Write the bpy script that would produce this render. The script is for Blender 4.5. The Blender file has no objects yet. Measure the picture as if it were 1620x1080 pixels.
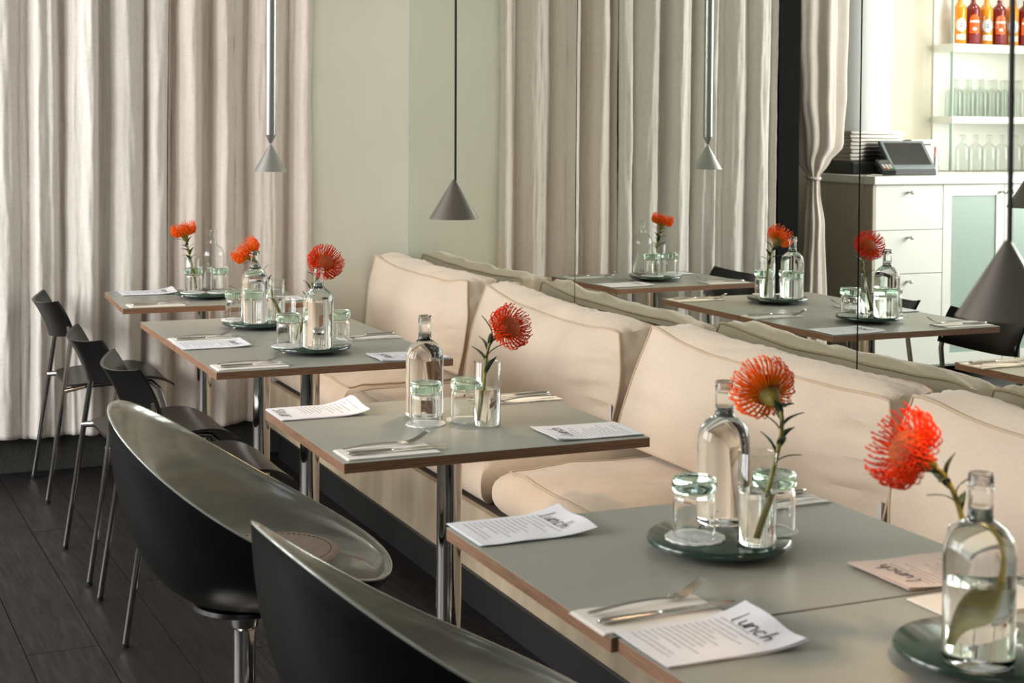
import bpy, math, random
from mathutils import Vector, Matrix, noise
random.seed(7)
S = bpy.context.scene
COL = S.collection
PI = math.pi

# ------------------------------------------------------------------ camera
f_px, pp_y = 2417.994, 256.356
pitch, yaw, roll = 0.0255, 0.4176, 0.0083
cam_pos = Vector((-2.3329, 0.0, 1.4421))
sy, cy = math.sin(yaw), math.cos(yaw)
Rv = Vector((cy, -sy, 0)); Fv = Vector((sy, cy, 0)); Uz = Vector((0, 0, 1))
F2 = Fv*math.cos(pitch) - Uz*math.sin(pitch)
U2 = Uz*math.cos(pitch) + Fv*math.sin(pitch)
R3 = Rv*math.cos(roll) + U2*math.sin(roll)
U3 = U2*math.cos(roll) - Rv*math.sin(roll)
cd = bpy.data.cameras.new('camera'); cam = bpy.data.objects.new('camera', cd); COL.objects.link(cam)
M = Matrix((R3, U3, -F2)).transposed().to_4x4(); M.translation = cam_pos
cam.matrix_world = M
cd.sensor_width = 36; cd.lens = f_px*36/1620
cd.shift_y = (pp_y-540)/1620
cd.clip_start = 0.05; cd.clip_end = 60
cd.dof.use_dof = True; cd.dof.focus_distance = 4.3; cd.dof.aperture_fstop = 7.5
S.camera = cam

# ------------------------------------------------------------------ light
S.view_settings.view_transform = 'Standard'; S.view_settings.look = 'None'
S.view_settings.exposure = 0.22; S.view_settings.gamma = 1.0
S.view_settings.use_curve_mapping = False
S.cycles.transparent_max_bounces = 32; S.cycles.max_bounces = 14; S.cycles.transmission_bounces = 14; S.cycles.glossy_bounces = 8; S.cycles.sample_clamp_indirect = 6
W = bpy.data.worlds.new('sky'); S.world = W; W.use_nodes = True
bg = W.node_tree.nodes['Background']; bg.inputs[0].default_value = (0.75, 0.85, 1.0, 1); bg.inputs[1].default_value = 0.9
def area(name, loc, rot, sx, sy_, power, color):
    l = bpy.data.lights.new(name, 'AREA'); l.shape = 'RECTANGLE'; l.size = sx; l.size_y = sy_
    l.energy = power; l.color = color
    o = bpy.data.objects.new(name, l); COL.objects.link(o); o.location = loc; o.rotation_euler = rot
    return o
# daylight entering the windows of the left wall (each sits in its window opening)
WIN = [(2.3, 3.5), (3.9, 5.1), (5.5, 6.7)]
for k, (a, b) in enumerate(WIN):
    area('window_daylight', (-5.13, (a+b)/2, 1.95), (0, -PI/2, 0), 1.9, b-a, (70, 92, 90)[k], (1.0, 0.985, 0.975))
# weak fill light added behind the camera for surfaces facing it
area('back_fill_light', (-3.9, -2.42, 1.8), (PI/2, 0, 0), 2.2, 2.0, 5, (0.97, 0.98, 1.0))

# ------------------------------------------------------------------ materials
MATS = {}
def nt(name):
    m = bpy.data.materials.new(name); m.use_nodes = True
    t = m.node_tree; return m, t, t.nodes['Principled BSDF']
def setc(b, col, rough=0.5, metal=0.0, spec=None, coat=0.0):
    b.inputs['Base Color'].default_value = (*col, 1); b.inputs['Roughness'].default_value = rough
    b.inputs['Metallic'].default_value = metal
    if spec is not None: b.inputs['Specular IOR Level'].default_value = spec
    if coat: b.inputs['Coat Weight'].default_value = coat; b.inputs['Coat Roughness'].default_value = 0.04
def coords(t, kind='Object', scale=(1, 1, 1)):
    tc = t.nodes.new('ShaderNodeTexCoord'); mp = t.nodes.new('ShaderNodeMapping')
    mp.inputs['Scale'].default_value = scale
    t.links.new(tc.outputs[kind], mp.inputs['Vector']); return mp.outputs['Vector']
def noise_node(t, vec, scale, detail=3, rough=0.55):
    n = t.nodes.new('ShaderNodeTexNoise'); n.inputs['Scale'].default_value = scale
    n.inputs['Detail'].default_value = detail; n.inputs['Roughness'].default_value = rough
    if vec is not None: t.links.new(vec, n.inputs['Vector'])
    return n.outputs['Fac']
def ramp(t, fac, stops):
    r = t.nodes.new('ShaderNodeValToRGB'); e = r.color_ramp.elements
    while len(e) < len(stops): e.new(0.5)
    for i, (p, c) in enumerate(stops): e[i].position = p; e[i].color = (*c, 1)
    t.links.new(fac, r.inputs['Fac']); return r.outputs['Color']
def bump(t, b, h, strength, dist=0.002):
    n = t.nodes.new('ShaderNodeBump'); n.inputs['Strength'].default_value = strength; n.inputs['Distance'].default_value = dist
    t.links.new(h, n.inputs['Height']); t.links.new(n.outputs['Normal'], b.inputs['Normal'])
def mat(name, col, rough=0.5, metal=0.0, var=0.0, nscale=8, bmp=0.0, bscale=200, stretch=(1, 1, 1), kind='Object', spec=None, coat=0.0, bdist=0.002):
    m, t, b = nt(name); setc(b, col, rough, metal, spec, coat)
    v = coords(t, kind, stretch)
    if var > 0:
        n = noise_node(t, v, nscale)
        lo = tuple(c*(1-var) for c in col); hi = tuple(min(1, c*(1+var)) for c in col)
        t.links.new(ramp(t, n, [(0.3, lo), (0.7, hi)]), b.inputs['Base Color'])
    if bmp > 0: bump(t, b, noise_node(t, v, bscale, 2), bmp, bdist)
    MATS[name] = m; return m
def lin(r, g, b):
    f = lambda c: ((c/255+0.055)/1.055)**2.4 if c/255 > 0.04045 else c/255/12.92
    return (f(r), f(g), f(b))

mat('wall_paint', lin(213, 209, 192), 0.75, var=0.03, nscale=2, bmp=0.08, bscale=300)
mat('ceiling_paint', lin(178, 175, 168), 0.85, var=0.02, nscale=1)
mat('beige_wall', lin(205, 198, 180), 0.8, var=0.03, nscale=2)
mat('white_lacquer', lin(236, 236, 228), 0.4, var=0.015, nscale=3)
mat('side_panel_beige', lin(190, 180, 164), 0.6, var=0.03, nscale=3)
mat('black_steel', lin(12, 11, 10), 0.75, var=0.2, nscale=4, spec=0.12)
mat('plinth_stone', lin(52, 52, 50), 0.85, var=0.45, nscale=160, bmp=0.5, bscale=180)
mat('floor_gap', lin(14, 13, 13), 0.9)
mat('chrome', (0.62, 0.60, 0.58), 0.08, 1.0)
mat('tray_metal', (0.30, 0.275, 0.25), 0.3, 1.0)
mat('chair_chrome', (0.34, 0.335, 0.33), 0.14, 1.0)
mat('steel', (0.58, 0.56, 0.53), 0.22, 1.0, bmp=0.03, bscale=400)
mat('brushed_aluminium', (0.54, 0.54, 0.52), 0.38, 1.0, bmp=0.05, bscale=90, stretch=(1, 1, 30))
mat('tube_metal', (0.33, 0.335, 0.325), 0.42, 1.0, bmp=0.04, bscale=90, stretch=(1, 1, 30))
mat('lamp_dark', (0.34, 0.32, 0.30), 0.24, 1.0, bmp=0.04, bscale=90, stretch=(1, 1, 30))
mat('black_cord', lin(18, 17, 17), 0.6)
mat('black_ply', lin(11, 10, 10), 0.30, var=0.25, nscale=30, stretch=(1, 8, 1), spec=0.3)
mat('dark_seat_ply', lin(30, 25, 23), 0.36, var=0.2, nscale=25, stretch=(8, 1, 1))
mat('shell_outside', lin(20, 22, 22), 0.28, var=0.08, nscale=6, spec=0.22)
mat('shell_inside', lin(168, 171, 162), 0.20, 0.1, var=0.12, nscale=9, stretch=(1, 1, 4), coat=0.6)
mat('felt_pad', lin(208, 190, 178), 0.9, var=0.08, nscale=60, bmp=0.3, bscale=500)
mat('thread', lin(92, 70, 60), 0.9)
mat('paper', lin(238, 238, 242), 0.75, var=0.02, nscale=30)
mat('napkin_paper', lin(240, 236, 228), 0.85, var=0.03, nscale=40, bmp=0.15, bscale=300)
mat('lace_paper', lin(240, 240, 236), 0.8, var=0.1, nscale=420)
mat('ink', lin(38, 32, 32), 0.7)
mat('leaf', lin(46, 62, 32), 0.5, var=0.3, nscale=60)
mat('stem_green', lin(130, 120, 48), 0.55, var=0.3, nscale=70)
mat('grey_label', lin(196, 194, 190), 0.6)
mat('bulb_glass', lin(255, 214, 160), 0.5)
mat('white_column', lin(238, 240, 240), 0.6, var=0.01)
mat('plastic_dark', lin(34, 34, 36), 0.45, var=0.1, nscale=40)
mat('plastic_grey', lin(112, 118, 122), 0.45, 0.2, var=0.05)
mat('screen_black', lin(16, 18, 20), 0.06, spec=0.7)
mat('key_red', lin(225, 80, 50), 0.5); mat('key_yellow', lin(235, 200, 70), 0.5); mat('key_green', lin(70, 180, 110), 0.5); mat('key_white', lin(225, 225, 225), 0.5)
mat('printer_cream', lin(230, 224, 204), 0.5)
mat('orange_juice', lin(245, 150, 20), 0.15, coat=0.5)
mat('red_juice', lin(120, 24, 26), 0.12, coat=0.5)
mat('label_white', lin(244, 244, 244), 0.6)
mat('label_orange', lin(250, 108, 40), 0.6)
mat('label_maroon', lin(140, 50, 62), 0.6)
mat('label_blue', lin(40, 78, 150), 0.6)
mat('cap_white', lin(236, 232, 222), 0.4)
mat('cable_white', lin(210, 206, 196), 0.5)
mat('window_dark', lin(18, 24, 20), 0.15)
mat('kick_dark', lin(12, 11, 11), 0.6)
mat('trim_metal', (0.35, 0.33, 0.31), 0.3, 1.0)
mat('platform_brown', lin(66, 54, 47), 0.6, var=0.15, nscale=8)
mat('bench_panel', lin(166, 150, 126), 0.75, var=0.22, nscale=7, stretch=(1, 1, 0.35), bmp=0.1, bscale=150)
mat('window_frame_white', lin(230, 230, 226), 0.5)
mat('tape_dark', lin(74, 66, 58), 0.7)

# fabrics
def fabric(name, col, wscale, var, bstr, trans=0.0, blotch=0.0):
    m, t, b = nt(name); setc(b, col, 0.92, 0, 0.15)
    b.inputs['Sheen Weight'].default_value = 0.25
    v1 = coords(t, 'Object', (1, 1, 0.12)); v2 = coords(t, 'Object', (0.12, 0.12, 1)); v3 = coords(t)
    a = noise_node(t, v1, wscale, 2); c = noise_node(t, v2, wscale, 2); big = noise_node(t, v3, 3.5, 4)
    ad = t.nodes.new('ShaderNodeMath'); ad.operation = 'ADD'; t.links.new(a, ad.inputs[0]); t.links.new(c, ad.inputs[1])
    lo = tuple(x*(1-var) for x in col); hi = tuple(min(1, x*(1+var)) for x in col)
    r = ramp(t, ad.outputs[0], [(0.75, lo), (1.0, hi)])
    lo2 = tuple(1-blotch*k for k in (0.8, 1.0, 1.15))
    r2 = ramp(t, big, [(0.35, lo2), (0.6, (1, 1, 1))])
    mx = t.nodes.new('ShaderNodeMix'); mx.data_type = 'RGBA'; mx.blend_type = 'MULTIPLY'; mx.inputs[0].default_value = 1
    t.links.new(r, mx.inputs[6]); t.links.new(r2, mx.inputs[7]); t.links.new(mx.outputs[2], b.inputs['Base Color'])
    bump(t, b, ad.outputs[0], bstr, 0.0015)
    if trans:
        tr = t.nodes.new('ShaderNodeBsdfTranslucent'); t.links.new(mx.outputs[2], tr.inputs['Color'])
        ms = t.nodes.new('ShaderNodeMixShader'); ms.inputs[0].default_value = trans
        out = t.nodes['Material Output']
        t.links.new(b.outputs[0], ms.inputs[1]); t.links.new(tr.outputs[0], ms.inputs[2]); t.links.new(ms.outputs[0], out.inputs['Surface'])
    MATS[name] = m; return m
fabric('linen', lin(232, 226, 218), 260, 0.05, 0.25, 0.12, 0.03)
fabric('linen_warm', lin(230, 218, 208), 260, 0.05, 0.25, 0.12, 0.03)
fabric('canvas', lin(208, 191, 171), 420, 0.04, 0.2, 0, 0.05)
fabric('canvas_seat', lin(210, 190, 168), 420, 0.04, 0.2, 0, 0.16)
fabric('piping_cloth', lin(188, 166, 140), 420, 0.05, 0.2)

# ply edge, laminate
m, t, b = nt('ply_edge'); setc(b, lin(170, 120, 84), 0.55)
v = coords(t, 'Object'); sp = t.nodes.new('ShaderNodeSeparateXYZ'); t.links.new(v, sp.inputs[0])
wv = t.nodes.new('ShaderNodeMath'); wv.operation = 'MULTIPLY'; wv.inputs[1].default_value = 1500; t.links.new(sp.outputs[2], wv.inputs[0])
sn = t.nodes.new('ShaderNodeMath'); sn.operation = 'SINE'; t.links.new(wv.outputs[0], sn.inputs[0])
n1 = noise_node(t, coords(t, 'Object', (1, 1, 40)), 14, 3)
ad = t.nodes.new('ShaderNodeMath'); ad.operation = 'MULTIPLY_ADD'; ad.inputs[1].default_value = 0.22; t.links.new(sn.outputs[0], ad.inputs[0]); t.links.new(n1, ad.inputs[2])
t.links.new(ramp(t, ad.outputs[0], [(0.2, lin(84, 58, 42)), (0.75, lin(156, 116, 86))]), b.inputs['Base Color'])
MATS['ply_edge'] = m
mat('laminate_grey', lin(155, 156, 147), 0.36, var=0.03, nscale=5, bmp=0.03, bscale=600, spec=0.7)
mat('marble_green', lin(36, 60, 50), 0.16, var=0.4, nscale=26, coat=0.3)

# floor planks
m, t, b = nt('plank_black'); setc(b, lin(46, 43, 43), 0.5, 0, 0.35)
v = coords(t, 'Object', (1, 0.08, 1)); oi = t.nodes.new('ShaderNodeObjectInfo')
av = t.nodes.new('ShaderNodeVectorMath'); av.operation = 'ADD'; t.links.new(v, av.inputs[0]); t.links.new(oi.outputs['Location'], av.inputs[1])
g = noise_node(t, av.outputs[0], 55, 5, 0.65)
t.links.new(ramp(t, g, [(0.3, lin(15, 14, 14)), (0.7, lin(31, 29, 29))]), b.inputs['Base Color'])
t.links.new(ramp(t, g, [(0.3, (0.62,)*3), (0.7, (0.42,)*3)]), b.inputs['Roughness'])
bump(t, b, g, 0.35, 0.002); MATS['plank_black'] = m

# glass
def thin_glass(name, tint=(0.97, 0.985, 0.975), k=1.0):
    m = bpy.data.materials.new(name); m.use_nodes = True; t = m.node_tree
    t.nodes.remove(t.nodes['Principled BSDF']); out = t.nodes['Material Output']
    tr = t.nodes.new('ShaderNodeBsdfTransparent'); gl = t.nodes.new('ShaderNodeBsdfGlossy'); gl.inputs['Roughness'].default_value = 0.02
    lw = t.nodes.new('ShaderNodeLayerWeight'); lw.inputs[0].default_value = 0.5
    edge = tuple(c*0.66 for c in tint)
    c = ramp(t, lw.outputs['Facing'], [(0.55, tint), (0.97, edge)]); t.links.new(c, tr.inputs[0])
    pw_ = t.nodes.new('ShaderNodeMath'); pw_.operation = 'POWER'; pw_.inputs[1].default_value = 4.0; t.links.new(lw.outputs['Facing'], pw_.inputs[0])
    mu = t.nodes.new('ShaderNodeMath'); mu.operation = 'MULTIPLY_ADD'; mu.inputs[1].default_value = 0.5*k; mu.inputs[2].default_value = 0.045*k; mu.use_clamp = True
    t.links.new(pw_.outputs[0], mu.inputs[0])
    mx = t.nodes.new('ShaderNodeMixShader'); t.links.new(mu.outputs[0], mx.inputs[0])
    t.links.new(tr.outputs[0], mx.inputs[1]); t.links.new(gl.outputs[0], mx.inputs[2]); t.links.new(mx.outputs[0], out.inputs[0])
    MATS[name] = m
thin_glass('thin_glass', (0.955, 0.975, 0.965), 1.4); thin_glass('pane_glass', (0.98, 0.99, 0.985), 0.8); thin_glass('thin_glass_green', (0.72, 0.90, 0.77), 1.3)
def solid_glass(name, col, ior):
    m, t, b = nt(name); setc(b, col, 0.0); b.inputs['Transmission Weight'].default_value = 1; b.inputs['IOR'].default_value = ior; MATS[name] = m
solid_glass('water_glass', (0.985, 0.995, 0.985), 1.38)
solid_glass('green_glass', (0.66, 0.88, 0.74), 1.40); solid_glass('clear_glass', (0.99, 1.0, 0.99), 1.45)
thin_glass('thin_glass_bottle', (0.915, 0.935, 0.92), 1.4)
m, t, b = nt('frosted_glass'); setc(b, lin(196, 216, 206), 0.35); v = coords(t)
sp = t.nodes.new('ShaderNodeSeparateXYZ'); t.links.new(v, sp.inputs[0])
MATS['frosted_glass'] = m
b.inputs['Transmission Weight'].default_value = 0.35
m, t, b = nt('mirror'); setc(b, (0.80, 0.835, 0.775), 0.0, 1.0); MATS['mirror'] = m
m, t, b = nt('lamp_glow'); setc(b, lin(255, 214, 160), 0.5); b.inputs['Emission Color'].default_value = (1, 0.72, 0.42, 1); b.inputs['Emission Strength'].default_value = 18; MATS['lamp_glow'] = m
m, t, b = nt('ceiling_lamp_glow'); setc(b, lin(255, 240, 220), 0.5); b.inputs['Emission Color'].default_value = (1, 0.92, 0.82, 1); b.inputs['Emission Strength'].default_value = 6; MATS['ceiling_lamp_glow'] = m

# protea styles: yellow-orange near the core, red at the tips
def protea(name, inner, mid, tip):
    m, t, b = nt(name); setc(b, mid, 0.6, 0, 0.2); v = coords(t)
    ln = t.nodes.new('ShaderNodeVectorMath'); ln.operation = 'LENGTH'; t.links.new(v, ln.inputs[0])
    mu = t.nodes.new('ShaderNodeMath'); mu.operation = 'MULTIPLY'; mu.inputs[1].default_value = 16; t.links.new(ln.outputs['Value'], mu.inputs[0])
    t.links.new(ramp(t, mu.outputs[0], [(0.3, inner), (0.5, mid), (0.82, tip)]), b.inputs['Base Color'])
    MATS[name] = m
protea('protea_red', lin(240, 130, 8), lin(242, 88, 0), lin(224, 52, 0))
protea('protea_orange', lin(252, 184, 24), lin(252, 128, 6), lin(244, 92, 6))
mat('protea_core', lin(186, 76, 8), 0.6, var=0.55, nscale=300, bmp=1.0, bscale=420, bdist=0.004)
mat('protea_base', lin(128, 112, 36), 0.6, var=0.3, nscale=120)

# menu print
def menu_mat(name, paper, lo=0.07, hi=0.80):
    m, t, b = nt(name); setc(b, paper, 0.75)
    tc = t.nodes.new('ShaderNodeTexCoord'); sp = t.nodes.new('ShaderNodeSeparateXYZ'); t.links.new(tc.outputs['UV'], sp.inputs[0])
    def mth(op, a, bb=None, c=None):
        n = t.nodes.new('ShaderNodeMath'); n.operation = op
        for i, x in enumerate((a, bb, c)):
            if x is None: continue
            if isinstance(x, (int, float)): n.inputs[i].default_value = x
            else: t.links.new(x, n.inputs[i])
        return n.outputs[0]
    rows = mth('MULTIPLY', sp.outputs[0], 21)
    fr = mth('FRACT', rows); line = mth('LESS_THAN', fr, 0.38); fl = mth('FLOOR', rows)
    wn = t.nodes.new('ShaderNodeTexWhiteNoise'); wn.noise_dimensions = '1D'; t.links.new(fl, wn.inputs['W'])
    ln = mth('MULTIPLY_ADD', wn.outputs['Value'], 0.5, 0.36)
    m1 = mth('LESS_THAN', sp.outputs[1], ln); m2 = mth('GREATER_THAN', sp.outputs[1], 0.09)
    cmb = t.nodes.new('ShaderNodeCombineXYZ'); t.links.new(mth('MULTIPLY', sp.outputs[1], 55), cmb.inputs[0]); t.links.new(fl, cmb.inputs[1])
    nz = noise_node(t, cmb.outputs[0], 1.0, 1); words = mth('GREATER_THAN', nz, 0.42)
    a1 = mth('GREATER_THAN', sp.outputs[0], lo); a2 = mth('LESS_THAN', sp.outputs[0], hi)
    k = mth('MULTIPLY', mth('MULTIPLY', mth('MULTIPLY', line, m1), mth('MULTIPLY', m2, words)), mth('MULTIPLY', a1, a2))
    k = mth('MULTIPLY', k, 0.45)
    mx = t.nodes.new('ShaderNodeMix'); mx.data_type = 'RGBA'; t.links.new(k, mx.inputs[0])
    mx.inputs[6].default_value = (*paper, 1); mx.inputs[7].default_value = (*lin(70, 62, 66), 1)
    t.links.new(mx.outputs[2], b.inputs['Base Color']); MATS[name] = m
menu_mat('menu_print', lin(238, 238, 243)); menu_mat('menu_print_top', lin(238, 238, 243), 0.30, 0.95); menu_mat('menu_print_pink', lin(236, 216, 206))

# ------------------------------------------------------------------ helpers
def link(o, parent=None):
    COL.objects.link(o)
    if parent is not None: o.parent = parent
    return o
def obj(name, verts, faces, mats, parent=None, smooth=True, fmat=None, uv=None, loc=None, angle=None):
    me = bpy.data.meshes.new(name); me.from_pydata([tuple(v) for v in verts], [], faces)
    for mm in (mats if isinstance(mats, (list, tuple)) else [mats]): me.materials.append(MATS[mm])
    if smooth: me.polygons.foreach_set('use_smooth', [True]*len(me.polygons))
    if fmat: me.polygons.foreach_set('material_index', fmat)
    if uv:
        l = me.uv_layers.new(name='UVMap')
        for i, lp in enumerate(me.loops): l.data[i].uv = uv[lp.vertex_index]
    me.update()
    if smooth and angle: me.set_sharp_from_angle(angle=math.radians(angle))
    o = bpy.data.objects.new(name, me); link(o, parent)
    if loc: o.location = loc
    return o
def empty(name, loc, rz=0.0):
    o = bpy.data.objects.new(name, None); o.empty_display_size = 0.05; link(o); o.location = loc; o.rotation_euler = (0, 0, rz); return o
def tag(o, label, cat, group=None):
    o['label'] = label; o['category'] = cat
    if group: o['group'] = group
    return o
def struct(o): o['kind'] = 'structure'; return o
class MB:
    """collects simple shapes into one mesh"""
    def __init__(s): s.v = []; s.f = []; s.m = []
    def add(s, v, f, mi=0):
        k = len(s.v); s.v += [tuple(p) for p in v]; s.f += [[i+k for i in q] for q in f]; s.m += [mi]*len(f)
    def box(s, x0, x1, y0, y1, z0, z1, mi=0, bev=0.0):
        if bev <= 0:
            v = [(x0,y0,z0),(x1,y0,z0),(x1,y1,z0),(x0,y1,z0),(x0,y0,z1),(x1,y0,z1),(x1,y1,z1),(x0,y1,z1)]
            s.add(v, [(0,3,2,1),(4,5,6,7),(0,1,5,4),(1,2,6,5),(2,3,7,6),(3,0,4,7)], mi); return
        v, f = bevbox(x0, x1, y0, y1, z0, z1, bev); s.add(v, f, mi)
    def lathe(s, prof, n=32, c=(0, 0, 0), mi=0, closed=False):
        v, f = lathe(prof, n, closed); s.add([(p[0]+c[0], p[1]+c[1], p[2]+c[2]) for p in v], f, mi)
    def tube(s, path, r, n=8, mi=0, cap=True):
        v, f = tube(path, r, n, cap); s.add(v, f, mi)
    def obj(s, name, mats, parent=None, smooth=False, angle=None, loc=None):
        return obj(name, s.v, s.f, mats, parent, smooth, s.m, None, loc, angle)
def bevbox(x0, x1, y0, y1, z0, z1, b):
    import bmesh
    bm = bmesh.new(); bmesh.ops.create_cube(bm, size=1)
    for v in bm.verts: v.co = ((x0+x1)/2+v.co.x*(x1-x0), (y0+y1)/2+v.co.y*(y1-y0), (z0+z1)/2+v.co.z*(z1-z0))
    bmesh.ops.bevel(bm, geom=bm.edges[:], offset=b, segments=2, affect='EDGES', profile=0.6)
    bm.verts.index_update(); v = [tuple(p.co) for p in bm.verts]; f = [[q.index for q in p.verts] for p in bm.faces]; bm.free(); return v, f
def lathe(prof, n=32, closed=False):
    """profile of (r,z); poles where r==0"""
    v, f, rows = [], [], []
    for r, z in prof:
        if r < 1e-7: rows.append([len(v)]); v.append((0, 0, z))
        else:
            rows.append(list(range(len(v), len(v)+n)))
            v += [(r*math.cos(2*PI*i/n), r*math.sin(2*PI*i/n), z) for i in range(n)]
    prs = list(zip(rows, rows[1:]))
    if closed: prs.append((rows[-1], rows[0]))
    for a, b in prs:
        for i in range(n):
            j = (i+1) % n
            if len(a) == 1 and len(b) == 1: continue
            if len(a) == 1: f.append((a[0], b[j], b[i]))
            elif len(b) == 1: f.append((a[i], a[j], b[0]))
            else: f.append((a[i], a[j], b[j], b[i]))
    return v, f
def tube(path, r, n=8, cap=True):
    path = [Vector(p) for p in path]; N = len(path); rr = r if isinstance(r, (list, tuple)) else [r]*N
    v, f = [], []; up = None
    for i, p in enumerate(path):
        d = (path[min(i+1, N-1)]-path[max(i-1, 0)]).normalized()
        if up is None:
            a = Vector((0, 0, 1)) if abs(d.z) < 0.9 else Vector((1, 0, 0)); up = (a-d*a.dot(d)).normalized()
        else:
            up = up-d*up.dot(d); up.normalize()
        s = d.cross(up)
        for k in range(n):
            an = 2*PI*k/n; v.append(p+(up*math.cos(an)+s*math.sin(an))*rr[i])
    for i in range(N-1):
        for k in range(n):
            a, b2 = i*n+k, i*n+(k+1) % n; f.append((a, b2, b2+n, a+n))
    if cap: f.append(list(range(n))[::-1]); f.append([(N-1)*n+k for k in range(n)])
    return v, f
def grid(fn, nu, nv):
    v = [fn(i/nu, j/nv) for j in range(nv+1) for i in range(nu+1)]
    f = [(j*(nu+1)+i, j*(nu+1)+i+1, (j+1)*(nu+1)+i+1, (j+1)*(nu+1)+i) for j in range(nv) for i in range(nu)]
    return v, f
def sheet(fn, nu, nv, thick):
    """closed thin sheet: fn(u,v)->Vector, thickened along +normal approx given by thick(u,v,p)->Vector"""
    a, fa = grid(fn, nu, nv); b = [thick(i/nu, j/nv, Vector(a[j*(nu+1)+i])) for j in range(nv+1) for i in range(nu+1)]
    k = len(a); f = [q[::-1] for q in fa]+[tuple(i+k for i in q) for q in fa]
    W1 = nu+1
    for i in range(nu):
        f.append((i, i+1, i+1+k, i+k)); j = nv*W1+i; f.append((j+1, j, j+k, j+1+k))
    for j in range(nv):
        p, q = j*W1, (j+1)*W1; f.append((q, p, p+k, q+k)); p, q = j*W1+nu, (j+1)*W1+nu; f.append((p, q, q+k, p+k))
    return a+b, f
def copy_tree(o, parent=None):
    c = o.copy(); COL.objects.link(c); c.parent = parent
    for ch in list(o.children): copy_tree(ch, c)
    return c
def nz(x, y, z): return noise.noise(Vector((x, y, z)))

# ------------------------------------------------------------------ structure
# floor: dark planks running towards the far wall, turned 1.5 degrees
fl = MB(); fl.box(-5.4, 0.3, -2.6, 8.3, -0.06, -0.006)
floor = struct(fl.obj('floor', 'floor_gap'))
pw, pl, ang = 0.194, 2.0, math.radians(1.5)
pm = None
ca, sa = math.cos(ang), math.sin(ang)
x = -5.35; col = 0
while x < 0.2:
    off = (col*0.73) % pl
    yy = -2.6-off
    while yy < 8.2:
        # plank centre in rotated frame about (-1.6,4)
        cxp, cyp = x+pw/2, yy+pl/2
        dx, dy = cxp+1.6, cyp-4.0
        wx, wy = -1.6+dx*ca-dy*sa, 4.0+dx*sa+dy*ca
        inside = (-5.2 < wx < 0.0 and -2.5 < wy+pl/2 and wy-pl/2 < (6.45 if wx > -2.0 else 7.9))
        if inside:
            if pm is None:
                mb = MB(); v, f = bevbox(-pw/2+.0012, pw/2-.0012, -pl/2+.0012, pl/2-.0012, -0.012, 0.0, 0.0012); mb.add(v, f)
                o = mb.obj('plank', 'plank_black', floor); pm = o.data
            else:
                o = bpy.data.objects.new('plank', pm); link(o, floor)
            o.location = (wx, wy, 0); o.rotation_euler = (0, 0, ang)
        yy += pl
    x += pw; col += 1
cl = MB(); cl.box(-5.4, 0.3, -2.6, 8.3, 3.05, 3.15); struct(cl.obj('ceiling', 'ceiling_paint'))
# far wall: pale panel beside the mirror, dark window zone behind the curtains, plinth below
w = MB(); w.box(-0.445, 0.0, 6.40, 6.62, 0, 3.05); struct(w.obj('wall_far', 'wall_paint'))
w = MB(); w.box(-2.0, -0.445, 6.56, 6.62, 0.14, 3.05); struct(w.obj('window_1', 'window_dark'))
w = MB()
for xx in (-1.98, -1.22, -0.48): w.box(xx, xx+0.05, 6.52, 6.56, 0.14, 3.05)
w.box(-1.98, -0.445, 6.52, 6.56, 1.0, 1.05); struct(w.obj('trim_1', 'black_steel'))
w = MB(); w.box(-2.0, -0.445, 6.47, 6.56, 0.0, 0.14, bev=0.006); struct(w.obj('baseboard_far', 'plinth_stone'))
w = MB(); w.box(-2.125, -2.0, 6.47, 6.62, 0, 3.05); struct(w.obj('trim_2', 'black_steel'))
# bar alcove
w = MB(); w.box(-5.3, -1.95, 7.9, 8.05, 0, 3.05); struct(w.obj('wall_back_bar', 'beige_wall'))
w = MB(); w.box(-2.12, -2.02, 6.62, 7.9, 0, 3.05); struct(w.obj('wall_alcove', 'black_steel'))
# left wall with three window openings
w = MB(); yprev = -2.5
for a, b_ in WIN:
    w.box(-5.3, -5.2, yprev, a, 0, 3.05); w.box(-5.3, -5.2, a, b_, 0, 1.0); w.box(-5.3, -5.2, a, b_, 2.9, 3.05); yprev = b_
w.box(-5.3, -5.2, yprev, 7.9, 0, 3.05); struct(w.obj('wall_left', 'wall_paint'))
for k, (a, b_) in enumerate(WIN):
    w = MB()
    for q in ((a, a+.05, 1.0, 2.9), (b_-.05, b_, 1.0, 2.9), ((a+b_)/2-.025, (a+b_)/2+.025, 1.05, 2.85), (a+.05, b_-.05, 1.0, 1.05), (a+.05, b_-.05, 2.85, 2.9)):
        w.box(-5.29, -5.24, *q)
    fr = struct(w.obj('window_%d' % (k+2), 'window_frame_white'))
    g = MB(); g.box(-5.27, -5.264, a+.05, b_-.05, 1.05, 2.85); g.obj('pane', 'pane_glass', fr)
w = MB(); w.box(-5.3, -5.0, -2.6, -2.5, 0, 3.05); w.box(-2.8, 0, -2.6, -2.5, 0, 3.05); w.box(-5.0, -2.8, -2.6, -2.5, 0, .8); w.box(-5.0, -2.8, -2.6, -2.5, 2.8, 3.05)
struct(w.obj('wall_back', 'wall_paint'))
w = MB()
for q in ((-5.0, -4.95, .8, 2.8), (-3.93, -3.87, .8, 2.8), (-2.85, -2.8, .8, 2.8)): w.box(q[0], q[1], -2.58, -2.53, q[2], q[3])
w.box(-5, -2.8, -2.58, -2.53, .8, .85); w.box(-5, -2.8, -2.58, -2.53, 2.75, 2.8)
fr = struct(w.obj('window_5', 'window_frame_white'))  # unseen back window, added to go with the fill light
g = MB(); g.box(-4.95, -2.85, -2.56, -2.554, .85, 2.75); g.obj('pane', 'pane_glass', fr)
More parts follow.
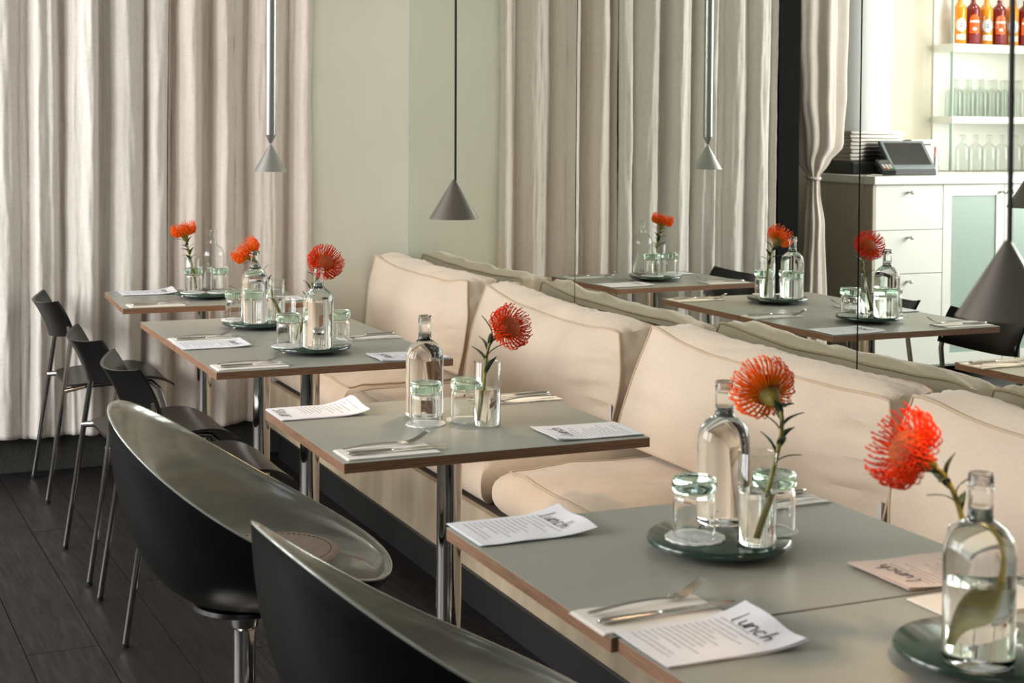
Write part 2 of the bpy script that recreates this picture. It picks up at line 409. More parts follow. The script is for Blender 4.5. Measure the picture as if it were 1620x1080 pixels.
# right wall with mirror panels
w = MB(); w.box(0.008, 0.12, -2.6, 6.40, 0, 3.05); wr = struct(w.obj('wall_right', 'black_steel'))
seams = [6.398, 4.716, 3.124, 1.53, -0.06, -1.65, -2.5]
for a, b_ in zip(seams, seams[1:]):
    v, f = bevbox(0.0, 0.0075, b_+0.0028, a-0.0028, 0.822, 3.05, 0.0006)
    pb = MB(); pb.box(0.0, 0.0075, b_+0.0028, a-(0.0028 if a < 6.3 else 0.0005), 0.822, 3.05); v, f = pb.v, pb.f
    obj('mirror_panel', v, f, 'mirror', wr, smooth=False)
w = MB(); w.box(-0.002, 0.008, -2.5, 6.398, 0, 0.818); struct(w.obj('trim_4', 'bench_panel'))

# ------------------------------------------------------------------ curtains
def curtain(name, x0, x1, y0, n_f, amp, seed, matn, label, z0=0.15, z1=3.0):
    rnd = random.Random(seed)
    # uneven fold positions
    ws = [rnd.uniform(0.6, 1.4) for _ in range(n_f)]; tot = sum(ws); cum = [0]
    for q in ws: cum.append(cum[-1]+q/tot)
    amps = [rnd.uniform(0.55, 1.15) for _ in range(n_f+1)]
    def ph(u):
        for i in range(n_f):
            if u <= cum[i+1]+1e-9:
                k = (u-cum[i])/(cum[i+1]-cum[i]); return (i+k), amps[i]*(1-k)+amps[i+1]*k
        return n_f, amps[-1]
    def fn(u, v):
        p, a = ph(u); zz = z0+(z1-z0)*v
        h = (zz-z0)
        s = math.sin(2*PI*p)
        s = math.copysign(abs(s)**0.75, s)
        drift = 0.012*nz(u*6, seed, zz*0.7)
        y = y0+amp*a*s*(0.85+0.25*math.sin(zz*0.8+seed+u*5))+0.006*nz(u*24+seed, zz*1.6, 0.3)+0.006*nz(u*60, zz*4, seed)+0.003*nz(u*130, zz*18, seed)
        y += 0.30*amp*math.sin(2*PI*p*2.37+seed+0.5*zz)*(0.6+0.4*math.sin(u*9+seed))
        xx = x0+(x1-x0)*u+0.012*math.cos(2*PI*p)*a+drift
        zb = zz+(0.012*nz(u*9, seed, 5) if v < 0.01 else 0)
        return (xx, y, zb)
    nu, nv = n_f*34, 150
    def th(u, v, p): return p+Vector((0, 0.0012, 0))
    v, f = sheet(fn, nu, nv, th)
    o = obj(name, v, f, matn, None, True)
    tag(o, label, 'curtain', 'linen curtains on the far wall'); return o
curtain('curtain', -1.955, -1.075, 6.415, 6, 0.042, 3, 'linen', 'wide pale linen curtain behind the black chairs, left of the dark slit')
curtain('curtain', -1.068, -0.432, 6.415, 4, 0.044, 11, 'linen_warm', 'narrower pale linen curtain ending at the plain wall panel')
hem = MB()
# tied-back curtain by the bar
def tied():
    ks = [(0.02, 0.08, -2.425), (0.45, 0.072, -2.435), (0.9, 0.05, -2.44), (1.10, 0.032, -2.43), (1.17, 0.028, -2.43), (1.24, 0.075, -2.43), (1.34, 0.125, -2.455), (1.6, 0.15, -2.44), (1.9, 0.165, -2.43), (3.0, 0.19, -2.42)]
    def prof(z):
        for (za, wa, ca_), (zb, wb, cb) in zip(ks, ks[1:]):
            if z <= zb:
                k = (z-za)/(zb-za); k = k*k*(3-2*k); return wa+(wb-wa)*k, ca_+(cb-ca_)*k
        return ks[-1][1], ks[-1][2]
    def fn(u, v):
        z = 0.02+2.98*v; w_, c = prof(z); a = 2*PI*u
        fold = 1+0.16*math.sin(7*a+0.8*z)+0.08*math.sin(13*a+2*z)
        rx, ry = w_*fold, min(0.09, w_*0.6+0.01)*fold
        return (c+rx*math.cos(a)+0.004*nz(u*20, z*6, 1), 6.78+ry*math.sin(a)+0.004*nz(u*20, z*6, 9), z)
    v, f = grid(fn, 96, 110); return v, f
v, f = tied()
tc = obj('tied_curtain', v, f, 'linen_warm', None, True); tag(tc, 'linen curtain gathered and tied back beside the bar counter, seen in the mirror', 'curtain')
tb = MB(); tb.tube([(-2.43+0.036*math.cos(a), 6.78+0.034*math.sin(a), 1.165+0.006*math.sin(a)) for a in [2*PI*i/24 for i in range(25)]], 0.008, 8, cap=False)
tb.obj('tie_band', 'linen_warm', tc, True)

# ------------------------------------------------------------------ tables
T = 0.75
def table(name, xa, xb, ya, yb, label, rz=0.0):
    cx_, cy_ = (xa+xb)/2, (ya+yb)/2; hx, hy = (xb-xa)/2, (yb-ya)/2
    r = empty(name, (cx_, cy_, 0), rz); tag(r, label, 'table', 'grey square bistro tables')
    m_ = MB(); m_.box(-hx, hx, -hy, hy, T-0.021, T-0.0012); o = m_.obj('tabletop', 'ply_edge', r)
    m_ = MB(); v, f = bevbox(-hx-.0003, hx+.0003, -hy-.0003, hy+.0003, T-0.0012, T, 0.0004); m_.add(v, f); m_.obj('laminate_sheet', 'laminate_grey', r)
    m_ = MB(); m_.lathe([(0, 0.028), (0.029, 0.028), (0.029, T-0.03), (0, T-0.03)], 40); m_.obj('column', 'chrome', r, True, 30)
    m_ = MB(); m_.lathe([(0, 0.0), (0.20, 0.0), (0.203, 0.004), (0.20, 0.010), (0.12, 0.018), (0.034, 0.026), (0.034, 0.034), (0, 0.034)], 48); m_.obj('base_disc', 'steel', r, True, 40)
    m_ = MB(); m_.box(-0.12, 0.12, -0.12, 0.12, T-0.027, T-0.021, bev=0.001); m_.obj('mounting_plate', 'black_steel', r)
    return r
table('bistro_table', -1.352, -0.652, 5.675, 6.26, 'farthest grey table, standing alone right by the curtain', -0.045)
table('bistro_table', -1.373, -0.673, 4.728, 5.296, 'rear table of the joined pair, set close behind its twin')
table('bistro_table', -1.373, -0.673, 4.155, 4.724, 'front table of the joined pair, behind the single middle table')
table('bistro_table', -1.390, -0.685, 2.950, 3.571, 'single middle table without a marble tray, beside the grey bucket chair')
table('bistro_table', -1.377, -0.653, 1.812, 2.418, 'near grey table with the lunch menu on its far left corner')
table('bistro_table', -1.368, -0.650, 1.200, 1.806, 'nearest grey table, cut off by the lower right of the picture', 0.004)

# ------------------------------------------------------------------ black plywood chairs
def ply_chair():
    r = empty('plywood_chair', (0, 0, 0))
    # origin: floor, x=0 at rear feet, +x to the table
    def back(u, v):
        a = (u-0.5)*2; s = a*0.212
        x = 0.085-0.052*v*v*0.6-0.03*v - 0.062*(1-a*a)
        z = 0.605+0.135*v+0.018*v*abs(a)**2.5+0.02*(1-v)*abs(a)**2
        return Vector((x, s, z))
    def th(u, v, p): return p+Vector((0.009, -0.004*(u-.5)*2, 0.001))
    v, f = sheet(back, 24, 10, th)
    obj('backrest', v, f, 'black_ply', r, True, angle=40)
    def seat(u, v):
        a = (v-0.5)*2; x = 0.07+0.405*u; w_ = 0.205+0.012*math.sin(PI*u)
        z = 0.448-0.022*(1-u)**2-0.006*(1-a*a)
        if u > 0.72: k = (u-0.72)/0.28; z -= 0.042*k*k
        w_ *= 1-0.10*max(0, (u-0.86)/0.14)**2-0.12*max(0, (0.1-u)/0.1)**2
        return Vector((x, a*w_, z))
    v, f = sheet(seat, 22, 14, lambda u, v_, p: p+Vector((0, 0, 0.010)))
    obj('seat', v, f, 'dark_seat_ply', r, True, angle=40)
    for s in (-1, 1):
        m_ = MB(); m_.tube([(-0.008, s*0.220, 0.006), (0.035, s*0.216, 0.30), (0.078, s*0.205, 0.60), (0.073, s*0.198, 0.66)], 0.0095, 10); lg = m_.obj('rear_leg', 'chair_chrome', r, True, 40)
        m_ = MB(); m_.lathe([(0, 0), (0.0105, 0), (0.0105, 0.012), (0, 0.012)], 12, (-0.008, s*0.220, 0)); m_.obj('foot_cap', 'black_cord', lg, True, 40)
        m_ = MB(); m_.tube([(0.53, s*0.215, 0.006), (0.47, s*0.20, 0.22), (0.415, s*0.185, 0.40), (0.385, s*0.175, 0.428), (0.33, s*0.165, 0.432), (0.12, s*0.165, 0.424)], 0.0095, 10); lg = m_.obj('front_leg', 'chair_chrome', r, True, 40)
        m_ = MB(); m_.lathe([(0, 0), (0.0105, 0), (0.0105, 0.012), (0, 0.012)], 12, (0.53, s*0.215, 0)); m_.obj('foot_cap', 'black_cord', lg, True, 40)
        m_ = MB(); m_.tube([(0.048, s*0.214, 0.418), (0.13, s*0.165, 0.424)], 0.011, 12); m_.obj('joint_stub', 'chrome', r, True, 40)
    m_ = MB(); m_.tube([(0.2, -0.165, 0.423), (0.2, 0.165, 0.423)], 0.008, 8); m_.box(0.17, 0.34, -0.1, 0.1, 0.426, 0.434); m_.obj('seat_support', 'black_steel', r)
    return r
pc = ply_chair()
for k, (xx, yy, rz, lb) in enumerate([(-1.595, 6.146, 0.0, 'black plywood chair at the farthest table, closest to the curtain'), (-1.612, 5.048, 0.03, 'middle one of the three black plywood chairs'), (-1.60, 4.437, 0.0, 'black plywood chair right behind the grey bucket chair')]):
    o = pc if k == 0 else copy_tree(pc)
    o.location = (xx, yy, 0); o.rotation_euler = (0, 0, rz); tag(o, lb, 'chair', 'black plywood chairs along the tables')

# ------------------------------------------------------------------ bucket chairs
def bucket():
    r = empty('bucket_chair', (0, 0, 0))
    a, b_, z0, k, q = 0.307, 0.319, 0.602, -0.593, 0.377
    NT, NV = 96, 26
    bx, br, bz = -0.015, 0.095, 0.392      # flat bottom
    def se(th, n=2.2):
        c, s = math.cos(th), math.sin(th)
        return math.copysign(abs(c)**(2/n), c), math.copysign(abs(s)**(2/n), s)
    def prof(t_, inner):
        # t 0 bottom -> 1 rim ; returns blend radius, height blend
        rr = t_**0.52 if inner else t_**0.60
        return rr
    def ring(t_, inner):
        out = []
        for i in range(NT):
            th = 2*PI*i/NT; c, s = se(th)
            rx, ry = a*c, b_*s; rz = z0+k*rx+q*rx*rx
            bxx, byy = bx+br*math.cos(th), br*math.sin(th)
            w_ = t_
            # bowl: radius grows fast first, height follows
            h = 0.35*t_+0.65*t_**2.2
            e = 1-(1-t_)**1.7
            X = bxx+(rx-bxx)*e; Y = byy+(ry-byy)*e; Z = bz+(rz-bz)*h
            if inner: Z += 0.060*(1-t_)**1.6+0.002; X *= 0.985; Y *= 0.985
            out.append((X, Y, Z))
        return out
    V = []; F = []; FM = []
    V.append((bx, 0, bz)); rows = []
    for j in range(NV+1):
        rows.append(range(len(V), len(V)+NT)); V += ring(j/NV, False)
    # lip
    lip = ring(1, False); rows.append(range(len(V), len(V)+NT)); V += [(p[0]*1.006, p[1]*1.006, p[2]+0.004) for p in lip]
    lipn = len(rows)-1
    rows.append(range(len(V), len(V)+NT)); V += [(p[0]*0.992, p[1]*0.992, p[2]+0.005) for p in lip]
    inn = len(rows)
    for j in range(NV, -1, -1):
        rows.append(range(len(V), len(V)+NT)); V += ring(j/NV, True)
    top = len(V); V.append((bx, 0, bz+0.062))
    for i in range(NT): F.append((0, rows[0][(i+1) % NT], rows[0][i])); FM.append(0)
    for n_, (ra, rb) in enumerate(zip(rows, rows[1:])):
        for i in range(NT):
            j = (i+1) % NT; F.append((ra[i], ra[j], rb[j], rb[i])); FM.append(0 if n_ < lipn-1 else 1)
    for i in range(NT): F.append((rows[-1][i], rows[-1][(i+1) % NT], top)); FM.append(1)
    obj('shell', V, F, ['shell_outside', 'shell_inside'], r, True, FM)
    m_ = MB(); m_.lathe([(0, 0.372), (0.10, 0.372), (0.115, 0.379), (0.112, 0.388), (0, 0.390)], 48, (bx, 0, 0)); m_.obj('under_plate', 'black_ply', r, True, 40)
    m_ = MB(); m_.lathe([(0, 0.355), (0.034, 0.355), (0.03, 0.33), (0.018, 0.316), (0.024, 0.372), (0, 0.372)][::-1], 32, (bx, 0, 0)); m_.obj('swivel_collar', 'chrome', r, True, 30)
    m_ = MB(); m_.lathe([(0, 0.02), (0.0245, 0.02), (0.0245, 0.335), (0.022, 0.345), (0, 0.345)], 32, (bx, 0, 0)); m_.obj('post', 'chrome', r, True, 30)
    m_ = MB(); m_.lathe([(0, 0), (0.215, 0), (0.218, 0.005), (0.21, 0.010), (0.06, 0.018), (0.027, 0.03), (0, 0.03)], 48, (bx, 0, 0)); m_.obj('base_disc', 'steel', r, True, 40)
    return r
bc = bucket()
bc.location = (-1.492, 3.293, 0); bc.rotation_euler = (0, 0, -0.271); tag(bc, 'glossy grey bucket chair with a round pad at the middle table', 'chair', 'grey bucket chairs')
b2 = copy_tree(bc); b2.location = (-1.437, 2.252, 0); b2.rotation_euler = (0, 0, 0.03); tag(b2, 'glossy grey bucket chair in the near foreground, cut off by the bottom edge', 'chair', 'grey bucket chairs')
pr = empty('seat_pad', (-1.450, 3.285, 0.474)); pr.rotation_euler = (0, 0.0, -0.27); tag(pr, 'round greyish pink felt pad lying in the bucket chair', 'seat pad')
v, f = lathe([(0, 0), (0.145, 0.0), (0.15, 0.004), (0.148, 0.010), (0.138, 0.013), (0, 0.015)], 56); v = [(p[0], p[1], p[2]+0.45*(p[0]**2+p[1]**2)) for p in v]
obj('pad', v, f, 'felt_pad', pr, True)
m_ = MB()
for i in range(60):
    a0 = 2*PI*i/60; a1 = a0+0.06
    m_.tube([(0.131*math.cos(q), 0.131*math.sin(q), 0.0135+0.45*0.131**2) for q in (a0, a1)], 0.0012, 5)
m_.obj('stitching', 'thread', pr)

# ------------------------------------------------------------------ bench and cushions
be = empty('banquette_bench', (-0.3, 3.0, 0)); tag(be, 'long low bench with a mottled beige front panel below the mirror', 'bench')
def part_box(name, q, matn, par, bev=0.0):
    m_ = MB(); p = par.location; m_.box(q[0]-p.x, q[1]-p.x, q[2]-p.y, q[3]-p.y, q[4]-p.z, q[5]-p.z, bev=bev); return m_.obj(name, matn, par)
part_box('platform', (-0.622, -0.01, -1.4, 6.335, 0.312, 0.335), 'platform_brown', be)
part_box('front_panel', (-0.645, -0.624, -1.4, 6.335, 0.145, 0.335), 'bench_panel', be)
part_box('edge_trim', (-0.647, -0.620, -1.4, 6.335, 0.136, 0.144), 'trim_metal', be)
part_box('kick_board', (-0.60, -0.58, -1.4, 6.335, 0.001, 0.311), 'kick_dark', be)

def cushion(name, fn, nu, nv, nw, matn, label, cat, group, pipes, loc):
    """box cushion: fn(a,b,c) maps a,b,c in [0,1] to local coordinates"""
    idx = {}; V = []; F = []
    def vid(i, j, k):
        key = (i, j, k)
        if key not in idx: idx[key] = len(V); V.append(fn(i/nu, j/nv, k/nw))
        return idx[key]
    for i in range(nu):
        for j in range(nv):
            F.append((vid(i, j, 0), vid(i, j+1, 0), vid(i+1, j+1, 0), vid(i+1, j, 0))); F.append((vid(i, j, nw), vid(i+1, j, nw), vid(i+1, j+1, nw), vid(i, j+1, nw)))
    for i in range(nu):
        for k in range(nw):
            F.append((vid(i, 0, k), vid(i+1, 0, k), vid(i+1, 0, k+1), vid(i, 0, k+1))); F.append((vid(i, nv, k), vid(i, nv, k+1), vid(i+1, nv, k+1), vid(i+1, nv, k)))
    for j in range(nv):
        for k in range(nw):
            F.append((vid(0, j, k), vid(0, j, k+1), vid(0, j+1, k+1), vid(0, j+1, k))); F.append((vid(nu, j, k), vid(nu, j+1, k), vid(nu, j+1, k+1), vid(nu, j, k+1)))
    r = empty(name, loc); tag(r, label, cat, group)
    obj('cover', V, F, matn, r, True, angle=50)
    for n_, path in pipes:
        v, f = tube([fn(*p) for p in path], 0.0042, 6, False); obj(n_, v, f, 'piping_cloth', r, True)
    return r
def loop(fix, val, n=40):
    """closed edge loop of a box face: fix axis (0,1,2) at val"""
    o = [i for i in range(3) if i != fix]; pts = []
    for (s, e) in (((0, 0), (1, 0)), ((1, 0), (1, 1)), ((1, 1), (0, 1)), ((0, 1), (0, 0))):
        for t_ in range(n):
            k = t_/n; p = [0, 0, 0]; p[fix] = val; p[o[0]] = s[0]+(e[0]-s[0])*k; p[o[1]] = s[1]+(e[1]-s[1])*k; pts.append(tuple(p))
    pts.append(pts[0]); return pts
def back_cushion(y_near, y_far, ztl, ztr, seed, label, sag=0.045, sagc=0.5, flare=0.1):
    yc = (y_near+y_far)/2; L = y_far-y_near; zb = 0.503
    def fn(a, b, c):
        # a: near(0)->far(1); b: bottom->top; c: front(0, -x)->back(1)
        A = 2*a-1; C = 2*c-1
        ztop = ztr+(ztl-ztr)*a
        rnd = 1-max(0, abs(A)-0.0)**6*0.0
        H = ztop-zb
        sg = sag*(1-abs((a-sagc)/(0.5+abs(sagc-0.5)))**3.6)*(1.1-0.4*c)
        y = -L/2+L*a - (0.030*math.sin(PI*b)*(-A)*abs(A)**6)*(1) + 0.005*A*math.sin(PI*min(1, b*1.05))*abs(A)**3
        y += flare*(1-b)**1.3*max(0, A)**1.5
        z = zb+H*b
        z -= sg*b**2
        z += 0.027*(1-C*C)*b**3*(1-abs(A)**6)-0.014*b*abs(A)**14                      # crowned top
        front = -0.205+0.035*b; back = -0.060+0.006*b
        bul = 0.060*math.sin(PI*min(1, max(0, b)))**0.8*(1-abs(A)**3.2)
        x = front+(back-front)*c
        if c < 0.5: x -= bul*(1-2*c)**1.5
        else: x += 0.02*math.sin(PI*b)*(1-abs(A)**3)*(2*c-1)
        # wrinkles pulling in from the ends and the top seam
        e = max(0, abs(A)-0.45)/0.55
        wr = (2.0 if A < 0 else 0.9)*(0.016*e*nz(A*1.6+seed+b*2, b*6, seed*1.3)+0.010*e*nz(A*3+b*8, b*14, seed))*(1-abs(2*b-1)**6)*(1-abs(A)**14)
        if c < 0.3: x += wr*(1-c/0.3)
        if b > 0.98 and 0.05 < c < 0.95: z += (0.011*nz(a*14+c*5, c*1.5, seed)+0.005*nz(a*34+c*12, c*2, seed))*(1-abs(C)**3)
        if abs(A) > 0.98 and 0.05 < c < 0.95: y += 0.012*nz(b*11+c*3, c*3, seed+4)*(1-abs(C)**2)
        x += 0.004*nz(a*5, b*4, seed+c*2); z += 0.005*nz(a*7, seed, c*3)*b
        return Vector((x, y, z))
    r = cushion('back_cushion', fn, 56, 26, 10, 'canvas', label, 'cushion', 'beige back cushions along the mirror',
                [('piping', loop(2, 0.0)), ('piping', loop(2, 1.0))], (0, yc, 0))
    return r, fn
KC = [(5.275, 6.345, .872, .862, 'farthest beige back cushion, leaning in the corner by the plain wall', .035, .5),
      (4.065, 5.10, .870, .856, 'second beige back cushion from the wall, behind the middle table flower', .05, .45),
      (2.775, 3.86, .869, .879, 'large beige back cushion in the centre, behind the near table bottle', .05, .42),
      (1.56, 2.692, .866, .875, 'nearest beige back cushion, cut off at the right edge', .04, .5),
      (0.35, 1.50, .866, .87, 'beige back cushion beyond the right edge of the frame', .04, .5)]
for i, (a, b_, z1, z2, lb, sg, sc_) in enumerate(KC[:4]):
    r, fn = back_cushion(a, b_, z1, z2, i*3.7+1, lb, sg, sc_, (0.02, 0.12, 0.16, 0.03)[i])
    if i in (1, 2):
        p0 = fn(0.0, 0.22, 0.0); mm = MB(); mm.box(p0.x-0.0075, p0.x-0.006, p0.y+0.004, p0.y+0.018, p0.z-0.02, p0.z+0.025); mm.obj('care_tag', 'grey_label', r)
def seat_cushion(y_near, y_far, seed, label):
    yc = (y_near+y_far)/2; L = y_far-y_near
    def fn(a, b, c):
        A = 2*a-1; C = 2*c-1; B = 2*b-1     # c: front(-x)->back
        x = -0.628+0.58*c; y = -L/2+L*a; z = 0.3365+0.135*b
        rr = 0.028
        # rounded outline
        x += rr*abs(B)**3*(1-c)**6; y -= rr*A*abs(A)**5*abs(B)**3
        x -= 0.012*(1-B*B)*(1-c)**4; y += 0.012*(1-B*B)*A*abs(A)**5
        z += b*(0.022*(1-abs(A)**3)*(1-abs(C)**3)) - b*0.008*(1-c)**5
        z += b*0.006*nz(a*5+seed, c*4, seed)+b*0.004*nz(a*14, c*12, seed)
        if b < 0.01: z = 0.3365
        return Vector((x, y, z))
    return cushion('seat_cushion', fn, 44, 8, 26, 'canvas_seat', label, 'cushion', 'beige seat cushions on the bench', [('piping', loop(1, 1.0))], (0, yc, 0))
seat_cushion(5.335, 6.325, 2, 'farthest beige seat cushion on the bench, next to the wall')
seat_cushion(4.03, 5.29, 5, 'beige seat cushion on the bench beside the joined table pair')
seat_cushion(2.76, 3.925, 8, 'stained beige seat cushion on the bench beside the middle table')
seat_cushion(1.56, 2.71, 12, 'nearest beige seat cushion on the bench, hidden behind the near tables')

# ------------------------------------------------------------------ pendant lamps
def pendant(x, y, zr, za, rr, tube_r, matn, label, cordmat, bulb=True):
    r = empty('pendant_lamp', (x, y, 0)); tag(r, label, 'pendant lamp', 'cone pendant lamps over the tables')
    if tube_r:
        m_ = MB(); m_.lathe([(0.0, 3.045), (tube_r, 3.045), (tube_r, za+0.034), (tube_r*0.97, za+0.031), (0.004, za+0.002), (0, za+0.002)], 32); m_.obj('tube', 'tube_metal', r, True, 30)
    else:
        m_ = MB(); m_.tube([(0.004*math.sin(z_*1.7), 0, z_) for z_ in [za-0.004+i*(3.03-za)/10 for i in range(11)]], 0.0034, 8); m_.obj('cord', cordmat, r, True, 40)
        m_ = MB(); m_.lathe([(0, 3.048), (0.05, 3.048), (0.05, 3.03), (0.012, 3.022), (0, 3.022)], 32); m_.obj('ceiling_rose', matn, r, True, 40)
    m_ = MB(); m_.lathe([(0.0035, za), (rr, zr), (rr-0.0016, zr), (0.003, za-0.004)], 56, closed=True); m_.obj('shade', matn, r, True, 40)
    m_ = MB(); m_.lathe([(0, zr+0.014), (0.012, zr+0.017), (0.019, zr+0.028), (0.017, zr+0.04), (0, zr+0.046)], 24); m_.obj('bulb', 'lamp_glow', r, True)
    l = bpy.data.lights.new('lamp_light', 'SPOT'); l.energy = 5; l.color = (1.0, 0.66, 0.38); l.spot_size = 1.9; l.spot_blend = 0.5; l.shadow_soft_size = 0.02
    o = bpy.data.objects.new('lamp_light', l); link(o, r); o.location = (0, 0, zr+0.010)
    return r
pendant(-0.906, 5.345, 1.262, 1.360, 0.060, 0.0185, 'brushed_aluminium', 'silver pendant lamp with a thick metal tube, hanging farthest back', 'black_cord')
pendant(-0.921, 3.537, 1.203, 1.300, 0.0625, 0, 'lamp_dark', 'grey cone pendant lamp on a thin black cord in front of the pale panel', 'black_cord')
pendant(-0.985, 1.50, 1.203, 1.300, 0.0625, 0, 'lamp_dark', 'dark cone pendant lamp on a black cord at the right edge, nearest of all', 'black_cord')

# ------------------------------------------------------------------ table ware builders
def tray(x, y, label):
    r = empty('marble_tray', (x, y, T)); tag(r, label, 'tray', 'green marble turntable trays')
    m_ = MB(); m_.lathe([(0, 0.012), (0.113, 0.012), (0.1175, 0.0145), (0.118, 0.018), (0.1165, 0.0225), (0.113, 0.024), (0, 0.024)], 72); m_.obj('disc', 'marble_green', r, True, 50)
    m_ = MB(); m_.lathe([(0, 0.0005), (0.07, 0.0005), (0.07, 0.012), (0, 0.012)], 40); m_.obj('turning_foot', 'black_cord', r, True, 40)
    return r
BOT = [(0.0, 0.0), (0.036, 0.0), (0.0425, 0.003), (0.0445, 0.008), (0.0445, 0.135), (0.0435, 0.147), (0.0395, 0.160), (0.032, 0.170), (0.022, 0.177), (0.0168, 0.181), (0.0153, 0.186), (0.0153, 0.218), (0.0163, 0.2205), (0.0175, 0.223), (0.0175, 0.226), (0.0155, 0.2285), (0.0155, 0.236), (0.0145, 0.238)]
def bottle(x, y, z, label, s=1.0, full=True, matn=None, group='clear water bottles on the tables', name='water_bottle'):
    if full:
        prof = BOT+[(0.0139, 0.237), (0.0139, 0.200), (0.0139, 0.186), (0.0, 0.1855)]; mt = 'water_glass'
    else:
        prof = BOT+[(0.0138, 0.237), (0.0138, 0.232)]; mt = 'thin_glass'
    v, f = lathe([(r_*s, z_*s) for r_, z_ in prof], 48 if full else 28)
    o = obj(name, v, f, matn or mt, None, True, loc=(x, y, z)); tag(o, label, 'bottle', group); return o
def tumbler(x, y, z, label):
    r = empty('upturned_tumbler', (x, y, z)); tag(r, label, 'glass', 'upturned tumblers with green bases')
    m_ = MB(); m_.lathe([(0.0325, 0.0), (0.0345, 0.0), (0.0345, 0.06), (0.0335, 0.068), (0.031, 0.0715), (0.0, 0.0725), (0.0, 0.0695), (0.029, 0.0685), (0.0315, 0.064), (0.0325, 0.058)], 44, closed=True); m_.obj('bowl', 'clear_glass', r, True, 60)
    m_ = MB(); m_.lathe([(0, 0.0735), (0.0335, 0.0735), (0.036, 0.0765), (0.0365, 0.084), (0.036, 0.093), (0.034, 0.0955), (0.026, 0.0945), (0, 0.0935)], 44); o = m_.obj('thick_base', 'green_glass', r, True); o['label'] = 'pale green thick glass base turned upwards'
    return r
def vase(x, y, z, label, h=0.148, wl=0.085, R=0.031):
    r = empty('glass_vase', (x, y, z)); tag(r, label, 'vase', 'cylinder glass vases')
    m_ = MB(); m_.lathe([(0, 0.0), (R-0.003, 0.0), (R, 0.004), (R, h-0.001), (R-0.0008, h), (R-0.0016, h-0.001), (R-0.0016, h-0.004)], 44); m_.obj('cylinder', 'thin_glass', r, True, 60)
    m_ = MB(); m_.lathe([(0, 0.001), (R-0.005, 0.001), (R-0.0018, 0.005), (R-0.0018, wl), (0, wl-0.0006)], 44); m_.obj('water', 'water_glass', r, True, 45)
    return r
def doily(x, y, z, label, R=0.047):
    n = 96; prof = []
    v = [(0, 0, 0.0016)]; f = []
    for k, rr in enumerate((0.5, 0.9, 1.0)):
        for i in range(n):
            a = 2*PI*i/n; q = rr*R*(1+(0.05*abs(math.sin(7*a)) if rr > 0.6 else 0)); v.append((q*math.cos(a), q*math.sin(a), 0.0016+(0.0012*(rr > 0.95))+0.0006*math.sin(3*a+x*50)*(rr > 0.6)))
    for i in range(n):
        a = 2*PI*i/n; q = R*(1+0.05*abs(math.sin(7*a))); v.append((q*math.cos(a), q*math.sin(a), 0.0002))
    v.append((0, 0, 0.0002))
    for i in range(n):
        j = (i+1) % n; f.append((0, 1+i, 1+j))
        for k in range(3): f.append((1+k*n+i, 1+(k+1)*n+i, 1+(k+1)*n+j, 1+k*n+j))
        f.append((1+3*n+j, 1+3*n+i, 4*n+1))
    o = obj('paper_doily', v, f, 'lace_paper', None, True, loc=(x, y, z), angle=40); tag(o, label, 'doily', 'white lace paper doilies'); return o

